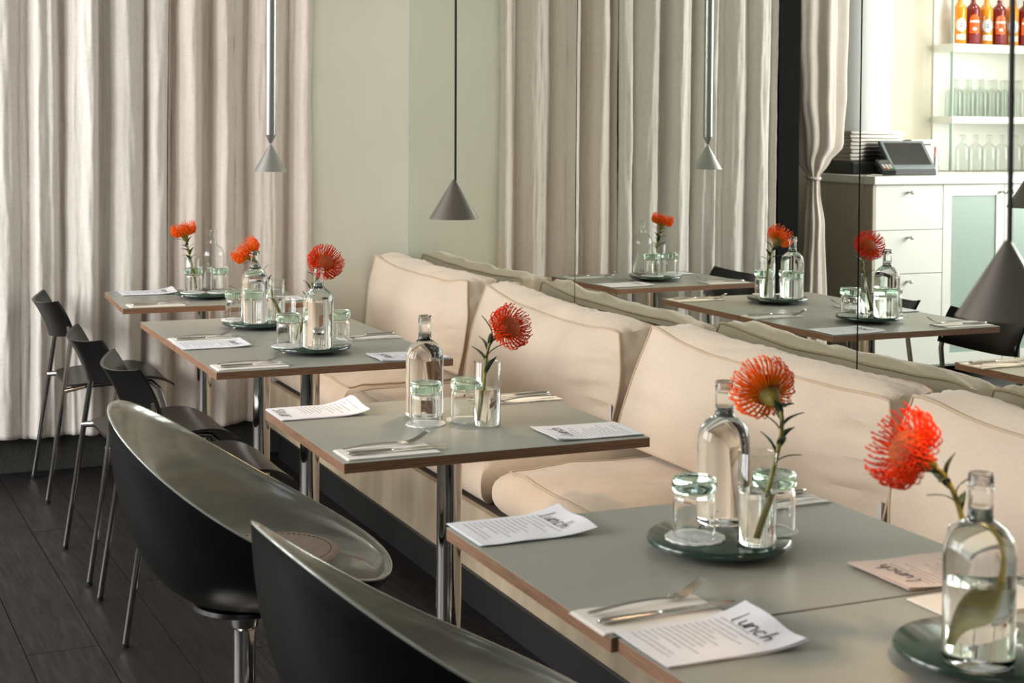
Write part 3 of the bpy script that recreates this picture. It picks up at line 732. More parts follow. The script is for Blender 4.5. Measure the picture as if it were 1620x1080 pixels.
def flower(base, head, axis, label, seed, style='protea_red', R=0.05, leaves=9, leaf0=0.45, ll=(0.036, 0.056)):
    rnd = random.Random(seed); base, head, axis = Vector(base), Vector(head), Vector(axis).normalized()
    r = empty('pincushion_flower', base); tag(r, label, 'flower', 'orange pincushion flowers in vases')
    H = head-base
    neck = H-axis*0.034
    mid = neck*0.55+Vector((0.004, -0.004, 0)); mid = (mid+Vector((0, 0, neck.z*0.55))*0.0)
    def bez(t_):
        p0, p3 = Vector((0, 0, 0)), neck; p1 = neck*0.36+Vector((0.006, 0, 0.012)); p2 = neck-axis*0.05
        return p0*(1-t_)**3+p1*3*t_*(1-t_)**2+p2*3*t_*t_*(1-t_)+p3*t_**3
    pts = [bez(i/16) for i in range(17)]
    v, f = tube(pts, [0.0042-0.0008*(i/16) for i in range(17)], 8); obj('stem', v, f, 'stem_green', r, True)
    # head in its own frame (z = axis)
    q = axis.to_track_quat('Z', 'Y')
    v, f = lathe([(0.0155, -0.006), (0.0225, 0.0), (0.0265, 0.009), (0.0255, 0.018), (0.0205, 0.026), (0.012, 0.031), (0, 0.033)], 28)
    core = obj('core', v, f, 'protea_core', r, True); core.location = H; core.rotation_mode = 'QUATERNION'; core.rotation_quaternion = q
    v, f = lathe([(0, -0.036), (0.006, -0.034), (0.0105, -0.024), (0.0155, -0.012), (0.018, -0.005), (0.0, -0.004)], 20)
    rc = obj('receptacle', v, f, 'protea_base', r, True); rc.location = H; rc.rotation_mode = 'QUATERNION'; rc.rotation_quaternion = q
    V, Fc = [], []
    N = 170; ga = PI*(3-5**0.5)
    for i in range(N):
        kk = (i+0.5)/N; az = ga*i
        th = math.radians(50+64*kk**0.9)
        rad = Vector((math.cos(az), math.sin(az), 0)); up = Vector((0, 0, 1))
        outd = rad*math.sin(th)+up*math.cos(th)
        p0 = rad*0.0225*min(1, math.sin(th)+0.1)+up*(0.024*math.cos(th))
        Ln = (R-0.018)*(0.95+0.2*rnd.random())
        tgt = p0+rad*Ln*0.95*math.sin(th)+up*Ln*(0.15+0.55*math.cos(th))
        tip = p0+rad*Ln*0.80*math.sin(th)+up*Ln*(0.62+0.35*math.cos(th))
        tip += Vector((rnd.uniform(-1, 1), rnd.uniform(-1, 1), rnd.uniform(-1, 1)))*0.0028
        path = []
        for s_ in range(7):
            t_ = s_/6; path.append(p0*(1-t_)**2+tgt*2*t_*(1-t_)+tip*t_*t_)
        vv, ff = tube(path, [0.0013, 0.0012, 0.0011, 0.0011, 0.0010, 0.0010, 0.0017], 4)
        k = len(V); V += vv; Fc += [[a+k for a in g_] for g_ in ff]
    st = obj('styles', V, Fc, style, r, True); st.location = H; st.rotation_mode = 'QUATERNION'; st.rotation_quaternion = q; st['kind'] = 'stuff'
    for i in range(leaves):
        t_ = leaf0+(0.96-leaf0)*i/max(1, leaves-1); p = bez(t_); d = (bez(min(1, t_+0.02))-bez(max(0, t_-0.02))).normalized()
        a = 2.4*i+seed; side = d.orthogonal().normalized(); side.rotate(Matrix.Rotation(a, 3, d)); L = rnd.uniform(*ll); wd = 0.0062
        perp = d.cross(side); vv = []
        for k in range(6):
            s_ = k/5; c = p+d*(L*0.75*s_)+side*(L*(0.25*s_+0.55*s_*s_)) - d*(0.012*s_*s_)
            w_ = wd*math.sin(PI*(0.12+0.86*s_))**0.8+0.0003
            vv += [c-perp*w_+side*0.0006, c+d*0.0012, c+perp*w_+side*0.0006, c-side*0.0008]
        ff = []
        for k in range(5):
            for e in range(4): ff.append((k*4+e, k*4+(e+1) % 4, k*4+4+(e+1) % 4, k*4+4+e))
        ff += [(0, 3, 2, 1), (20, 21, 22, 23)]
        obj('leaf', vv, ff, 'leaf', r, True)
    return r

# cutlery
def make_fork():
    r = empty('fork', (0, 0, 0))
    # along +x, handle end at 0, tines at 0.2
    def zc(x):
        t_ = x/0.2
        return 0.0045+0.004*math.sin(PI*min(1, t_/0.72))*0.8+0.020*max(0, (t_-0.78)/0.22)**1.4
    m_ = MB(); xs = [i*0.15/24 for i in range(25)]
    def hw(x):
        t_ = x/0.15
        return 0.0075-0.0045*min(1, t_/0.6)+0.0085*max(0, (t_-0.80)/0.20)**1.3
    v = []
    for x_ in xs:
        h = hw(x_)*(0.6+0.4*min(1, x_/0.006)); z_ = zc(x_)
        v += [(x_, -h, z_), (x_, 0, z_+0.0022), (x_, h, z_), (x_, 0, z_-0.0014)]
    f = []
    for i in range(24):
        for e in range(4): f.append((i*4+e, i*4+(e+1) % 4, i*4+4+(e+1) % 4, i*4+4+e))
    f += [(0, 3, 2, 1), (96, 97, 98, 99)]
    m_.add(v, f); m_.obj('handle', 'steel', r, True, 40)
    for k in range(4):
        yk = (k-1.5)*0.0062; pts = [(0.146+i*0.054/8, yk*(1-0.03*i), zc(0.146+i*0.054/8)) for i in range(9)]
        v, f = tube(pts, [0.0019, .0019, .0018, .0017, .0016, .0015, .0014, .0012, .0008], 6); obj('tine', v, f, 'steel', r, True)
    return r
def make_knife():
    r = empty('knife', (0, 0, 0))
    pts = [(i*0.10/10, 0, 0.0050) for i in range(11)]
    v, f = tube(pts, [0.0045, .0062, .0064, .0063, .0061, .0059, .0057, .0055, .0053, .005, .0042], 12); v = [(p[0], p[1], 0.0052+(p[2]-0.005)*0.72) for p in v]; obj('handle', v, f, 'steel', r, True)
    v = []; n = 12
    for i in range(n+1):
        t_ = i/n; x_ = 0.10+0.125*t_; lo = -0.0085*math.sin(PI*min(1, 0.15+t_*0.55))**0.7*(1-max(0, (t_-0.8)/0.2)**2); hi = 0.0065*(1-max(0, (t_-0.88)/0.12)**2)
        v += [(x_, lo, 0.0045), (x_, hi, 0.0058), (x_, hi, 0.0036), (x_, lo, 0.0042)]
    f = []
    for i in range(n):
        for e in range(4): f.append((i*4+e, i*4+(e+1) % 4, i*4+4+(e+1) % 4, i*4+4+e))
    f += [(0, 3, 2, 1), (n*4, n*4+1, n*4+2, n*4+3)]
    obj('blade', v, f, 'steel', r, True, angle=30)
    return r
FK, KN = make_fork(), make_knife(); used = [0]
def setting(cx_, cy_, rz, where, fork=True, knife=True, fdy=0.022, kdy=-0.018, frz=0.12, seed=0):
    """napkin with cutlery; local +x points away from the guest"""
    nr = empty('paper_napkin', (cx_, cy_, T), rz); tag(nr, 'folded white paper napkin '+where, 'napkin', 'folded napkins with cutlery')
    for k, (sx, z_) in enumerate(((0.0, 0.0004), (0.003, 0.0020))):
        def fn(u, v_): return Vector((-0.1+0.2*u+sx, (-0.052+0.104*v_)*(1-0.01*k), z_+0.0012*k*abs(nz(u*3+seed, v_*3, k))+0.0025*k*max(0, v_-.9)*10*abs(nz(u*5, seed, 2))))
        v, f = sheet(fn, 14, 8, lambda u, v_, p: p+Vector((0, 0, 0.0013)))
        obj('fold', v, f, 'napkin_paper', nr, True, angle=40)
    c, s = math.cos(rz), math.sin(rz)
    def place(proto, dx, dy, a, nm):
        first = used[0] < 2 and proto.get('label') is None
        o = proto if first else copy_tree(proto); used[0] += first
        o.location = (cx_+dx*c-dy*s, cy_+dx*s+dy*c, T+0.0035); o.rotation_euler = (0, 0, rz+a)
        tag(o, 'steel '+nm+' '+where, nm, nm+'s on the napkins')
    if fork: place(FK, -0.085, fdy, frz, 'fork')
    if knife: place(KN, -0.09, kdy, 0.03, 'knife')

# handwritten titles
LET = {'l': [[(0.15, 1.3), (0.12, 0.1), (0.3, 0.0)]], 'u': [[(0.0, 0.7), (0.05, 0.12), (0.3, 0.02), (0.5, 0.3), (0.55, 0.75), (0.56, 0.1), (0.7, 0.0)]],
       'n': [[(0.0, 0.0), (0.05, 0.7), (0.08, 0.45), (0.3, 0.72), (0.5, 0.55), (0.55, 0.0)]], 'c': [[(0.5, 0.62), (0.25, 0.72), (0.03, 0.4), (0.15, 0.05), (0.5, 0.08)]],
       'h': [[(0.05, 1.3), (0.05, 0.0), (0.1, 0.4), (0.32, 0.65), (0.5, 0.45), (0.55, -0.05)]], 's': [[(0.5, 0.75), (0.2, 0.78), (0.08, 0.58), (0.42, 0.35), (0.35, 0.05), (0.0, 0.05)]],
       'o': [[(0.3, 0.72), (0.05, 0.45), (0.15, 0.05), (0.45, 0.1), (0.55, 0.5), (0.3, 0.72)]], 'r': [[(0.05, 0.7), (0.1, 0.0), (0.15, 0.42), (0.4, 0.7), (0.65, 0.62)]]}
def menu(cx_, cy_, rz, label, title='lunch', tpos=0.82, pink=False, seed=0, curl=0.014, size=0.042, group='printed paper menus'):
    L, Wd = 0.212, 0.150
    def zf(u, v_, k=0): return 0.0008+0.0009*k+curl*max(0, (u-0.62)/0.38)**2*(0.7+0.5*nz(v_*2, seed, 1.0)+0.25*k*(v_))+0.001*nz(u*4, v_*4, seed+k)*(u > .05)+0.0006
    r = None
    V, F, UV = [], [], []
    for k in range(3):
        dx, dy, ro = 0.002*k*math.sin(seed+k), 0.002*k*math.cos(seed*2+k), 0.008*k*math.sin(seed*3)
        def fn(u, v_):
            x_, y_ = -L/2+L*u+dx, -Wd/2+Wd*v_+dy
            return Vector((x_-ro*y_, y_+ro*x_, zf(u, v_, k)))
        v, f = sheet(fn, 20, 12, lambda u, v_, p: p+Vector((0, 0, 0.0005))); o_ = len(V); V += v; F += [tuple(i+o_ for i in q) for q in f]
        uvk = [((i % 21)/20, 1-(i//21)/12) for i in range(21*13)]; UV += uvk+uvk
    o = obj('paper_menu', V, F, 'menu_print_pink' if pink else ('menu_print_top' if tpos < 0.5 else 'menu_print'), None, True, uv=UV, loc=(cx_, cy_, T), angle=40); o.rotation_euler = (0, 0, rz); tag(o, label, 'menu', group)
    # title strokes: text runs along -y (reader's right), up is +x
    m_ = MB(); pen = 0.0; wid = len(title)*0.72
    for ch in title:
        for stk in LET[ch]:
            pp = []
            for a, b_ in zip(stk, stk[1:]):
                for s_ in range(5): pp.append((a[0]+(b_[0]-a[0])*s_/5, a[1]+(b_[1]-a[1])*s_/5))
            pp.append(stk[-1]); path = []
            for (px, py) in pp:
                u = tpos+(py-0.5)*size*0.55/L; vy = (wid/2-(pen+px))*size*0.62
                path.append((-L/2+L*u, vy, zf(min(1, u), 0.5+vy/Wd, 2)+0.0019))
            # flat ribbon
            v = []; n = len(path)
            for i, p in enumerate(path):
                d = Vector(path[min(i+1, n-1)])-Vector(path[max(0, i-1)]); d.normalize(); s_ = Vector((-d.y, d.x, 0))*0.0011
                v += [Vector(p)-s_, Vector(p)+s_, Vector(p)+s_+Vector((0, 0, .0003)), Vector(p)-s_+Vector((0, 0, .0003))]
            f = []
            for i in range(n-1):
                for e in range(4): f.append((i*4+e, i*4+(e+1) % 4, i*4+4+(e+1) % 4, i*4+4+e))
            m_.add(v, f)
        pen += 0.72
    m_.obj('title', 'ink', o)
    return o

# ------------------------------------------------------------------ dressing the tables
TT = T+0.0242            # top of a marble tray
farT, rearT, frontT, midT, nearT, endT = 'on the farthest table', 'on the rear table of the joined pair', 'on the front table of the joined pair', 'on the middle table', 'on the near table', 'on the nearest table at the right edge'
# farthest table
tray(-1.003, 5.935, 'green marble tray '+farT)
bottle(-0.966, 5.99, TT, 'clear glass bottle '+farT, full=False)
doily(-1.060, 5.908, TT, 'lace doily under the left tumbler '+farT); tumbler(-1.060, 5.908, TT+0.002, 'left upturned tumbler '+farT)
doily(-0.962, 5.893, TT, 'lace doily under the right tumbler '+farT); tumbler(-0.962, 5.893, TT+0.002, 'right upturned tumbler '+farT)
vase(-1.047, 5.985, TT, 'glass vase with water '+farT, 0.132, 0.06)
flower((-1.036, 5.985, TT+0.012), (-1.075, 6.01, 1.0), (-0.25, -0.05, 1), 'orange pincushion flower '+farT, 1, 'protea_orange', 0.048, 12)
menu(-1.188, 6.165, -0.045, 'printed menu '+farT+', left corner', curl=0.012, seed=1)
setting(-1.238, 5.742, 0.02, farT+', chair side', seed=1)
menu(-0.770, 5.790, PI-0.06, 'printed menu '+farT+', bench side', curl=0.004, seed=2)
setting(-0.765, 6.13, PI+0.03, farT+', bench side', seed=2)
# rear of the pair
tray(-1.035, 5.022, 'green marble tray '+rearT)
bottle(-1.060, 4.960, TT, 'clear water bottle '+rearT)
doily(-1.102, 5.05, TT, 'lace doily under the left tumbler '+rearT); tumbler(-1.102, 5.05, TT+0.002, 'left upturned tumbler '+rearT)
doily(-1.015, 5.09, TT, 'lace doily under the right tumbler '+rearT, 0.042); tumbler(-1.015, 5.09, TT+0.002, 'right upturned tumbler '+rearT)
vase(-0.976, 5.005, TT, 'glass vase with water '+rearT, 0.138, 0.075)
flower((-0.964, 4.998, TT+0.012), (-1.058, 5.055, 0.995), (-0.62, 0.12, 0.75), 'orange pincushion flower leaning left '+rearT, 2, 'protea_orange', 0.05, 9)
setting(-1.270, 4.795, 0.0, rearT+', chair side', seed=3)
setting(-0.770, 5.20, PI, rearT+', bench side', seed=4)
# front of the pair
tray(-1.022, 4.425, 'green marble tray '+frontT)
bottle(-1.029, 4.338, TT, 'clear water bottle '+frontT)
doily(-1.102, 4.402, TT, 'lace doily under the left tumbler '+frontT); tumbler(-1.102, 4.402, TT+0.002, 'left upturned tumbler '+frontT)
doily(-0.940, 4.425, TT, 'lace doily under the right tumbler '+frontT, 0.042); tumbler(-0.940, 4.425, TT+0.002, 'right upturned tumbler '+frontT)
vase(-1.050, 4.462, TT, 'glass vase with water '+frontT, 0.138, 0.07)
flower((-1.058, 4.462, TT+0.012), (-0.995, 4.405, 1.012), (0.15, -0.75, 0.55), 'red orange pincushion flower facing the viewer '+frontT, 3, 'protea_red', 0.054, 8)
for k, (dx, dy) in enumerate(((-0.992, 4.465), (-0.975, 4.497))):
    r = empty('spice_shaker', (dx, dy, TT)); tag(r, 'small steel '+('salt' if k else 'pepper')+' shaker behind the bottle '+frontT, 'shaker', 'spice shakers')
    m_ = MB(); m_.lathe([(0, 0), (0.013, 0), (0.0135, 0.02), (0.010, 0.036), (0, 0.036)], 20); m_.obj('body', 'thin_glass', r, True)
    m_ = MB(); m_.lathe([(0, 0.0365), (0.0105, 0.0365), (0.0115, 0.044), (0.008, 0.051), (0, 0.053)], 20); m_.obj('cap', 'steel', r, True)
menu(-1.268, 4.662, 0.0, 'printed menu '+frontT+', left edge', curl=0.006, seed=3)
setting(-1.265, 4.222, 0.0, frontT+', chair side', seed=5)
setting(-0.765, 4.655, PI, frontT+', bench side', seed=6)
menu(-0.786, 4.235, PI, 'printed menu '+frontT+', bench side', curl=0.004, seed=4)
# middle table
bottle(-1.062, 3.362, T, 'clear water bottle '+midT)
doily(-1.094, 3.268, T, 'lace doily under the left tumbler '+midT, 0.044); tumbler(-1.094, 3.268, T+0.002, 'left upturned tumbler '+midT)
doily(-0.990, 3.278, T, 'lace doily under the right tumbler '+midT, 0.044); tumbler(-0.990, 3.278, T+0.002, 'right upturned tumbler '+midT)
vase(-0.968, 3.205, T, 'glass vase with water '+midT)
flower((-0.990, 3.200, T+0.016), (-0.925, 3.200, 0.968), (0.35, -0.8, 0.45), 'red pincushion flower on a long stem '+midT, 4, 'protea_red', 0.05, 9, 0.42, (0.05, 0.075))
menu(-1.285, 3.492, -0.005, 'printed menu titled sour '+midT, title='sour', tpos=0.12, curl=0.016, seed=5, size=0.056)
setting(-1.277, 3.018, 0.0, midT+', chair side', fdy=0.03, seed=7)
setting(-0.765, 3.478, PI, midT+', bench side', seed=8)
menu(-0.787, 3.052, PI-0.02, 'printed menu '+midT+', bench side', curl=0.004, seed=6)
# near table
tray(-1.014, 2.127, 'green marble tray '+nearT)
bottle(-0.966, 2.192, TT, 'clear water bottle '+nearT)
doily(-1.062, 2.122, TT, 'lace doily under the left tumbler '+nearT); tumbler(-1.062, 2.126, TT+0.002, 'left upturned tumbler '+nearT)
doily(-0.920, 2.109, TT, 'lace doily under the right tumbler '+nearT, 0.040); tumbler(-0.920, 2.109, TT+0.002, 'right upturned tumbler '+nearT)
vase(-0.988, 2.055, TT, 'glass vase with water '+nearT)
flower((-0.990, 2.052, TT+0.014), (-0.938, 2.105, 1.004), (0.05, 0.9, 0.38), 'orange pincushion flower seen from behind '+nearT, 5, 'protea_orange', 0.053, 10, 0.45)
menu(-1.265, 2.360, 0.0, 'printed menu titled lunch '+nearT+', left corner', curl=0.012, seed=7)
setting(-1.285, 1.872, 0.0, nearT+', chair side', fdy=0.022, seed=9)
setting(-0.760, 2.362, PI, nearT+', bench side', seed=10)
menu(-0.770, 1.893, PI, 'pinkish printed menu '+nearT+', bench side', pink=True, curl=0.004, seed=8)
# nearest table
tray(-0.972, 1.542, 'green marble tray '+endT)
bottle(-1.030, 1.490, TT, 'clear water bottle '+endT)
vase(-0.985, 1.556, TT, 'glass vase with water '+endT)
flower((-0.972, 1.548, TT+0.014), (-1.045, 1.60, 1.014), (-0.85, 0.15, 0.5), 'bright red pincushion flower '+endT, 6, 'protea_red', 0.053, 8, 0.6)
menu(-1.258, 1.750, -0.02, 'printed menu '+endT+', left side', curl=0.014, seed=9, pink=False)
setting(-0.800, 1.738, PI, endT+', bench side', fork=False, knife=False, seed=11)
doily(-0.93, 1.585, TT, 'lace doily on the marble tray '+endT, 0.036)

# ------------------------------------------------------------------ the bar (seen in the mirror)
CX = -2.995; CT = 1.115
wt = MB(); v, f = bevbox(-5.19, CX+0.008, 6.985, 7.64, CT, CT+0.045, 0.003); wt.add(v, f); o = wt.obj('bar_worktop', 'white_lacquer'); tag(o, 'long white worktop of the bar counter seen in the mirror', 'worktop')
def cab_open(name, x0, x1, label):
    r = empty(name, ((x0+x1)/2, 7.3, 0)); tag(r, label, 'cabinet', 'white bar cabinets'); return r
# drawer unit
r = cab_open('drawer_cabinet', -3.487, CX, 'white drawer cabinet at the end of the bar, seen in the mirror')
w0 = (3.487+CX)/2*0+(-3.487-CX)/2
hx = (3.487+CX)/2
m_ = MB(); m_.box(-0.246, 0.228, -0.27, 0.33, 0.06, CT-0.001); m_.obj('carcass', 'white_lacquer', r)
m_ = MB(); m_.box(0.2285, 0.246, -0.29, 0.33, 0.0, CT-0.001); m_.obj('end_panel', 'side_panel_beige', r)
for k, (z0, z1) in enumerate(((0.856, 1.108), (0.606, 0.852), (0.355, 0.602), (0.075, 0.351))):
    m_ = MB(); v, f = bevbox(-0.244, 0.2265, -0.290, -0.271, z0, z1, 0.0015); m_.add(v, f); d = m_.obj('drawer', 'white_lacquer', r)
    m_ = MB(); m_.tube([(0.0, -0.290, z1-0.040), (0.0, -0.325, z1-0.040)], 0.007, 10); m_.tube([(-0.004, -0.325, z1-0.040), (0.004, -0.325, z1-0.040)], 0.012, 12); m_.obj('knob', 'steel', d, True, 40)
# glass door units
for n_, (x0, x1, side) in enumerate(((-3.938, -3.489, -1), (-4.390, -3.940, 1), (-4.842, -4.392, -1), (-5.18, -4.844, 1))):
    r = cab_open('glass_door_cabinet', x0, x1, ['white cabinet with a frosted glass door beside the drawers, seen in the mirror', 'second frosted glass door cabinet behind the dark lamp, seen in the mirror', 'third frosted glass door cabinet of the bar, out of frame', 'last frosted glass door cabinet of the bar by the left wall'][n_])
    hw = (x1-x0)/2
    m_ = MB()
    m_.box(-hw, -hw+.018, -0.27, 0.33, 0.06, CT-.001); m_.box(hw-.018, hw, -0.27, 0.33, 0.06, CT-.001); m_.box(-hw+.018, hw-.018, 0.31, 0.33, 0.06, CT-.001)
    m_.box(-hw+.018, hw-.018, -0.27, 0.31, 0.06, 0.078); m_.box(-hw+.018, hw-.018, -0.27, 0.31, CT-.02, CT-.001); m_.obj('carcass', 'white_lacquer', r)
    for zz in (0.36, 0.605, 0.85): mm = MB(); mm.box(-hw+.019, hw-.019, -0.24, 0.30, zz-.009, zz+.009); mm.obj('inner_shelf', 'white_lacquer', r)
    m_ = MB(); a = hw-0.002; b_ = hw-0.060
    m_.box(-a, -b_, -0.290, -0.271, 0.075, 1.108); m_.box(b_, a, -0.290, -0.271, 0.075, 1.108); m_.box(-b_, b_, -0.290, -0.271, 0.075, 0.135); m_.box(-b_, b_, -0.290, -0.271, 1.045, 1.108); d = m_.obj('door', 'white_lacquer', r)
    m_ = MB(); m_.box(-b_, b_, -0.284, -0.278, 0.135, 1.045); m_.obj('glass_pane', 'frosted_glass', d)
    m_ = MB(); kx = side*(hw-0.03); m_.tube([(kx, -0.290, 1.065), (kx, -0.322, 1.065)], 0.007, 10); m_.tube([(kx-.004, -0.322, 1.065), (kx+.004, -0.322, 1.065)], 0.012, 12); m_.obj('knob', 'steel', d, True, 40)
m_ = MB(); m_.lathe([(0, 0), (0.22, 0), (0.22, 3.04), (0, 3.04)], 48, (-3.50, 7.87, 0)); struct(m_.obj('wall_column', 'white_column', None, True, 40))
# shelf unit
sr = empty('bar_shelf', (-4.66, 7.8, 0)); tag(sr, 'white wall shelf with bottles above the bar, seen in the mirror', 'shelf')
XS0, XS1 = -5.19, -4.125
part_box('back_panel', (XS0, XS1, 7.888, 7.899, 1.16, 3.0), 'white_lacquer', sr)
for z0, z1 in ((1.464, 1.508), (1.917, 1.968), (2.45, 2.50)): part_box('shelf_board', (XS0, XS1, 7.70, 7.887, z0, z1), 'white_lacquer', sr, 0.002)
for z0, z1 in ((1.162, 1.463), (1.509, 1.916), (1.969, 2.449)):
    part_box('glass_support', (XS1-0.012, XS1-0.004, 7.71, 7.735, z0, z1), 'frosted_glass', sr)
# clear bottles on shelf and counter
ORD = ['first', 'second', 'third', 'fourth', 'fifth', 'sixth', 'seventh', 'eighth', 'ninth']
for k in range(6):
    for row in range(2):
        bottle(-4.185-0.103*k-0.05*row, 7.745+0.093*row, 1.5085, 'empty clear bottle, %s row of the middle bar shelf, %s from the left' % (('front', 'back')[row], ORD[k]), 1.0, False, 'thin_glass_bottle', 'empty bottles on the bar', 'clear_bottle')
for k in range(6):
    bottle(-4.10-0.106*k, 7.575, 1.1602, 'empty clear bottle on the bar worktop, %s from the tablet till' % ORD[k], 0.98, False, 'thin_glass_bottle', 'empty bottles on the bar', 'clear_bottle')
# juice bottles
def juice(x, y, z, red, label):
    r = empty('juice_bottle', (x, y, z)); tag(r, label, 'bottle', 'juice bottles on the top shelf')
    R = 0.046 if red else 0.041
    m_ = MB(); m_.lathe([(0, 0), (R-.003, 0), (R, 0.004), (R, 0.225), (R*0.9, 0.242), (0.018, 0.265), (0.014, 0.275), (0.014, 0.295), (0, 0.295)], 32); m_.obj('body', 'red_juice' if red else 'orange_juice', r, True, 40)
    m_ = MB(); m_.lathe([(0, 0.2955), (0.0155, 0.2955), (0.0155, 0.315), (0, 0.315)], 20); m_.obj('cap', 'cap_white', r, True, 40)
    def lab(name, mt, z0, z1, a0, a1, rnd=False, off=0.0006):
        n, mlt = 14, 10; v = []; f = []
        for j in range(mlt+1):
            for i in range(n+1):
                t_ = 2*j/mlt-1; k = math.sqrt(max(0, 1-t_*t_)) if rnd else 1
                am = (a0+a1)/2; a = am+(a1-a0)/2*k*(2*i/n-1); v.append(((R+off)*math.cos(a), (R+off)*math.sin(a), (z0+z1)/2+(z1-z0)/2*t_))
        for j in range(mlt):
            for i in range(n): q = j*(n+1)+i; f.append((q, q+1, q+n+2, q+n+1))
        obj(name, v, f, mt, r, True)
    c0 = -PI/2+0.45
    if red:
        lab('label', 'label_orange', 0.072, 0.15, c0-0.75, c0+0.75); lab('label', 'label_orange', 0.125, 0.195, c0-0.7, c0+0.7, True, 0.0008); lab('label', 'label_white', 0.142, 0.156, c0-0.68, c0+0.68, False, 0.0011)
        lab('label', 'label_maroon', 0.014, 0.066, c0-0.75, c0+0.75)
        lab('emblem', 'label_white', 0.090, 0.112, c0-0.3, c0+0.3, True, 0.0011)
    else:
        lab('label', 'label_white', 0.078, 0.168, c0-0.85, c0+0.85, True); lab('label', 'label_white', 0.03, 0.065, c0-0.75, c0+0.75)
        lab('emblem', 'label_blue', 0.112, 0.12, c0-0.22, c0+0.22, True, 0.0009); lab('emblem', 'label_blue', 0.128, 0.135, c0-0.18, c0+0.18, True, 0.0009)
for k in range(6):
    red = k % 2 == 1; xx = -4.255-0.107*k
    juice(xx, 7.80, 1.9685, red, ('dark red' if red else 'orange')+' juice bottle on the top bar shelf, %s from its open end' % ['first', 'second', 'third', 'fourth', 'fifth', 'sixth', 'seventh', 'eighth', 'ninth'][k])
for k in range(3):
    v, f = lathe([(0, 0.001), (0.032, 0.001), (0.032, 0.0025), (0.004, 0.006), (0.0035, 0.06), (0.006, 0.068), (0.026, 0.086), (0.041, 0.108), (0.040, 0.118), (0.029, 0.185)], 32)
    o = obj('wine_glass', v, f, 'thin_glass', None, True, loc=(-4.41-0.107*k-0.01*(k % 2), 7.725, 1.9685)); tag(o, 'angular wine glass on the top bar shelf, %s from its open end' % ['first', 'second', 'third', 'fourth'][k], 'wine glass', 'wine glasses on the top shelf')
# stack of steel trays on the worktop
m_ = MB(); m_.box(-3.45, -3.06, 7.29, 7.60, 1.1602, 1.235, bev=0.01); o = m_.obj('dark_box', 'plastic_dark'); tag(o, 'dark box on the bar worktop below the stacked steel trays', 'box')
tw = MB(); L2, W2 = 0.185, 0.14
v, f = bevbox(-L2, L2, -W2, W2, 0.0, 0.0215, 0.006); rim, rf = bevbox(-L2-.008, L2+.008, -W2-.008, W2+.008, 0.0155, 0.0215, 0.002)
tw.add(v, f); tw.add(rim, rf); t0 = tw.obj('steel_tray', 'tray_metal', None, True, 30)
for k in range(8):
    o = t0 if k == 0 else copy_tree(t0)
    o.location = (-3.245+0.004*math.sin(k*2.3), 7.45, 1.2356+0.0222*k); tag(o, ['lowest', 'second', 'third', 'fourth', 'fifth', 'sixth', 'seventh', 'topmost'][k]+' steel tray of the stack on the bar', 'tray', 'stacked steel trays on the bar')
r = empty('clip_rack', (-3.49, 7.58, 1.1602)); tag(r, 'small dark steel note rack behind the tablet till', 'rack')
m_ = MB(); m_.box(-0.012, 0.012, -0.012, 0.012, 0, 0.245); m_.obj('post', 'plastic_dark', r)
m_ = MB(); m_.box(-0.105, -0.0125, -0.01, 0.01, 0.205, 0.222); m_.obj('arm', 'plastic_grey', r)
# tablet till
r = empty('tablet_till', (-3.355, 7.17, 1.1602), 0.0); tag(r, 'grey tablet till tilted on the bar worktop', 'tablet')
ti = math.radians(38)
def tb(name, q, matn, par, bev=0.0):
    m_ = MB(); m_.box(*q, bev=bev); o = m_.obj(name, matn, par); return o
hs = tb('housing', (-0.165, 0.15, -0.012, 0.012, 0.0, 0.205), 'plastic_grey', r, 0.006); hs.location = (0, -0.05, 0.03); hs.rotation_euler = (-ti, 0.0, 0); 
sc = tb('screen', (-0.142, 0.127, -0.0135, -0.0122, 0.03, 0.187), 'screen_black', hs)
tb('foot', (-0.165, 0.15, -0.06, 0.10, 0.0, 0.035), 'plastic_dark', r, 0.004)
m_ = MB(); m_.add([(-0.16, 0.0, 0.036), (0.145, 0.0, 0.036), (0.145, 0.09, 0.036), (-0.16, 0.09, 0.036), (-0.16, 0.085, 0.12), (0.145, 0.085, 0.12)], [(0, 1, 5, 4), (1, 2, 5), (2, 3, 4, 5), (3, 0, 4), (0, 3, 2, 1)]); m_.obj('back_support', 'plastic_dark', r)
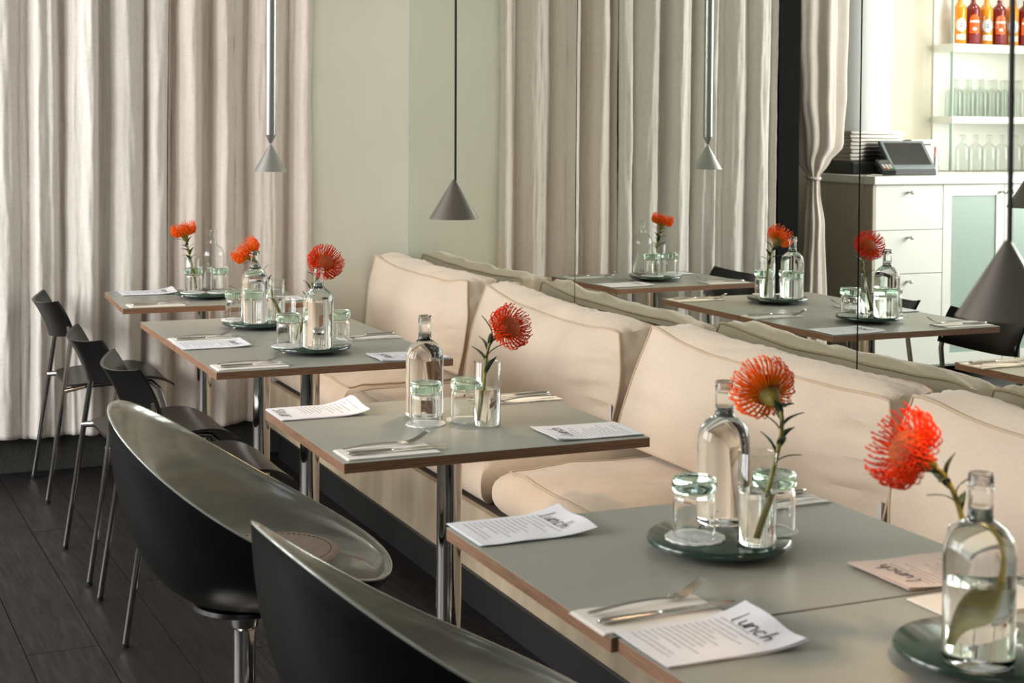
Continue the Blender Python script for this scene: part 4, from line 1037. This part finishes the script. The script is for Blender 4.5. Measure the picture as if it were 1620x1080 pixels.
# receipt printer, terminal, pens, cable
r = empty('receipt_printer', (-3.57, 7.37, 1.1602)); tag(r, 'cream receipt printer behind the tablet till', 'printer')
tb('housing', (-0.085, 0.085, -0.07, 0.07, 0, 0.205), 'printer_cream', r, 0.006); tb('paper_slot', (-0.06, 0.06, -0.0725, -0.0701, 0.17, 0.18), 'plastic_dark', r)
r = empty('card_terminal', (-3.145, 7.10, 1.1602), 0.35); tag(r, 'black card terminal with coloured keys beside the tablet till', 'card terminal')
h = tb('housing', (-0.04, 0.04, -0.08, 0.08, 0.0, 0.03), 'plastic_dark', r, 0.006); h.rotation_euler = (0.38, 0, 0); h.location = (0, 0, 0.034)
tb('display', (-0.03, 0.03, 0.02, 0.065, 0.0301, 0.0312), 'screen_black', h)
for i in range(3):
    for j in range(4): tb('key', (-0.028+0.02*i, -0.014+0.02*i, -0.062+0.018*j, -0.051+0.018*j, 0.0301, 0.033), ('key_red', 'key_yellow', 'key_green')[2-i] if j == 0 else 'key_white', h)
r = empty('pen_cup', (-3.70, 7.36, 1.1602)); tag(r, 'glass of pens between the tablet till and the bottles', 'pen holder')
m_ = MB(); m_.lathe([(0, 0.002), (0.03, 0.002), (0.033, 0.10), (0.031, 0.10), (0.028, 0.005), (0, 0.005)], 24); m_.obj('cup', 'steel', r, True, 40)
for k in range(5): m_ = MB(); m_.tube([(0.004*k-.008, 0.006*math.sin(k), 0.006), (0.012*(k-2), 0.014*math.cos(k*2), 0.15+0.008*(k % 3))], 0.004, 8); m_.obj('pen', ('plastic_dark', 'key_red', 'steel', 'plastic_grey', 'label_blue')[k], r, True, 40)
m_ = MB(); m_.tube([(-3.08, 7.04, 1.166), (-3.03, 7.06, 1.168), (-2.983, 7.08, 1.16), (-2.978, 7.10, 1.05), (-2.978, 7.14, 0.95), (-2.979, 7.22, 0.86), (-2.980, 7.30, 0.82)], 0.003, 8); o = m_.obj('white_cable', 'cable_white', None, True, 60); tag(o, 'thin white cable hanging over the end of the bar counter', 'cable')
# ceiling lamps over the bar
for k, (xx, yy) in enumerate(((-4.0, 7.25), (-4.75, 7.25))):
    r = empty('ceiling_lamp', (xx, yy, 3.05)); tag(r, ['round ceiling lamp over the drawer end of the bar', 'round ceiling lamp over the middle of the bar'][k], 'ceiling lamp', 'ceiling lamps over the bar')
    m_ = MB(); m_.lathe([(0, -0.001), (0.11, -0.001), (0.11, -0.03), (0.1, -0.03), (0.1, -0.012), (0, -0.012)], 32); m_.obj('housing', 'steel', r, True, 40)
    m_ = MB(); m_.lathe([(0, -0.013), (0.098, -0.013), (0.098, -0.024), (0, -0.026)], 32); m_.obj('diffuser', 'ceiling_lamp_glow', r, True, 40)
    l = bpy.data.lights.new('bar_light', 'AREA'); l.shape = 'DISK'; l.size = 0.2; l.energy = 5.0; l.color = (1, 0.95, 0.88); o = bpy.data.objects.new('bar_light', l); link(o, r); o.location = (0, 0, -0.032)
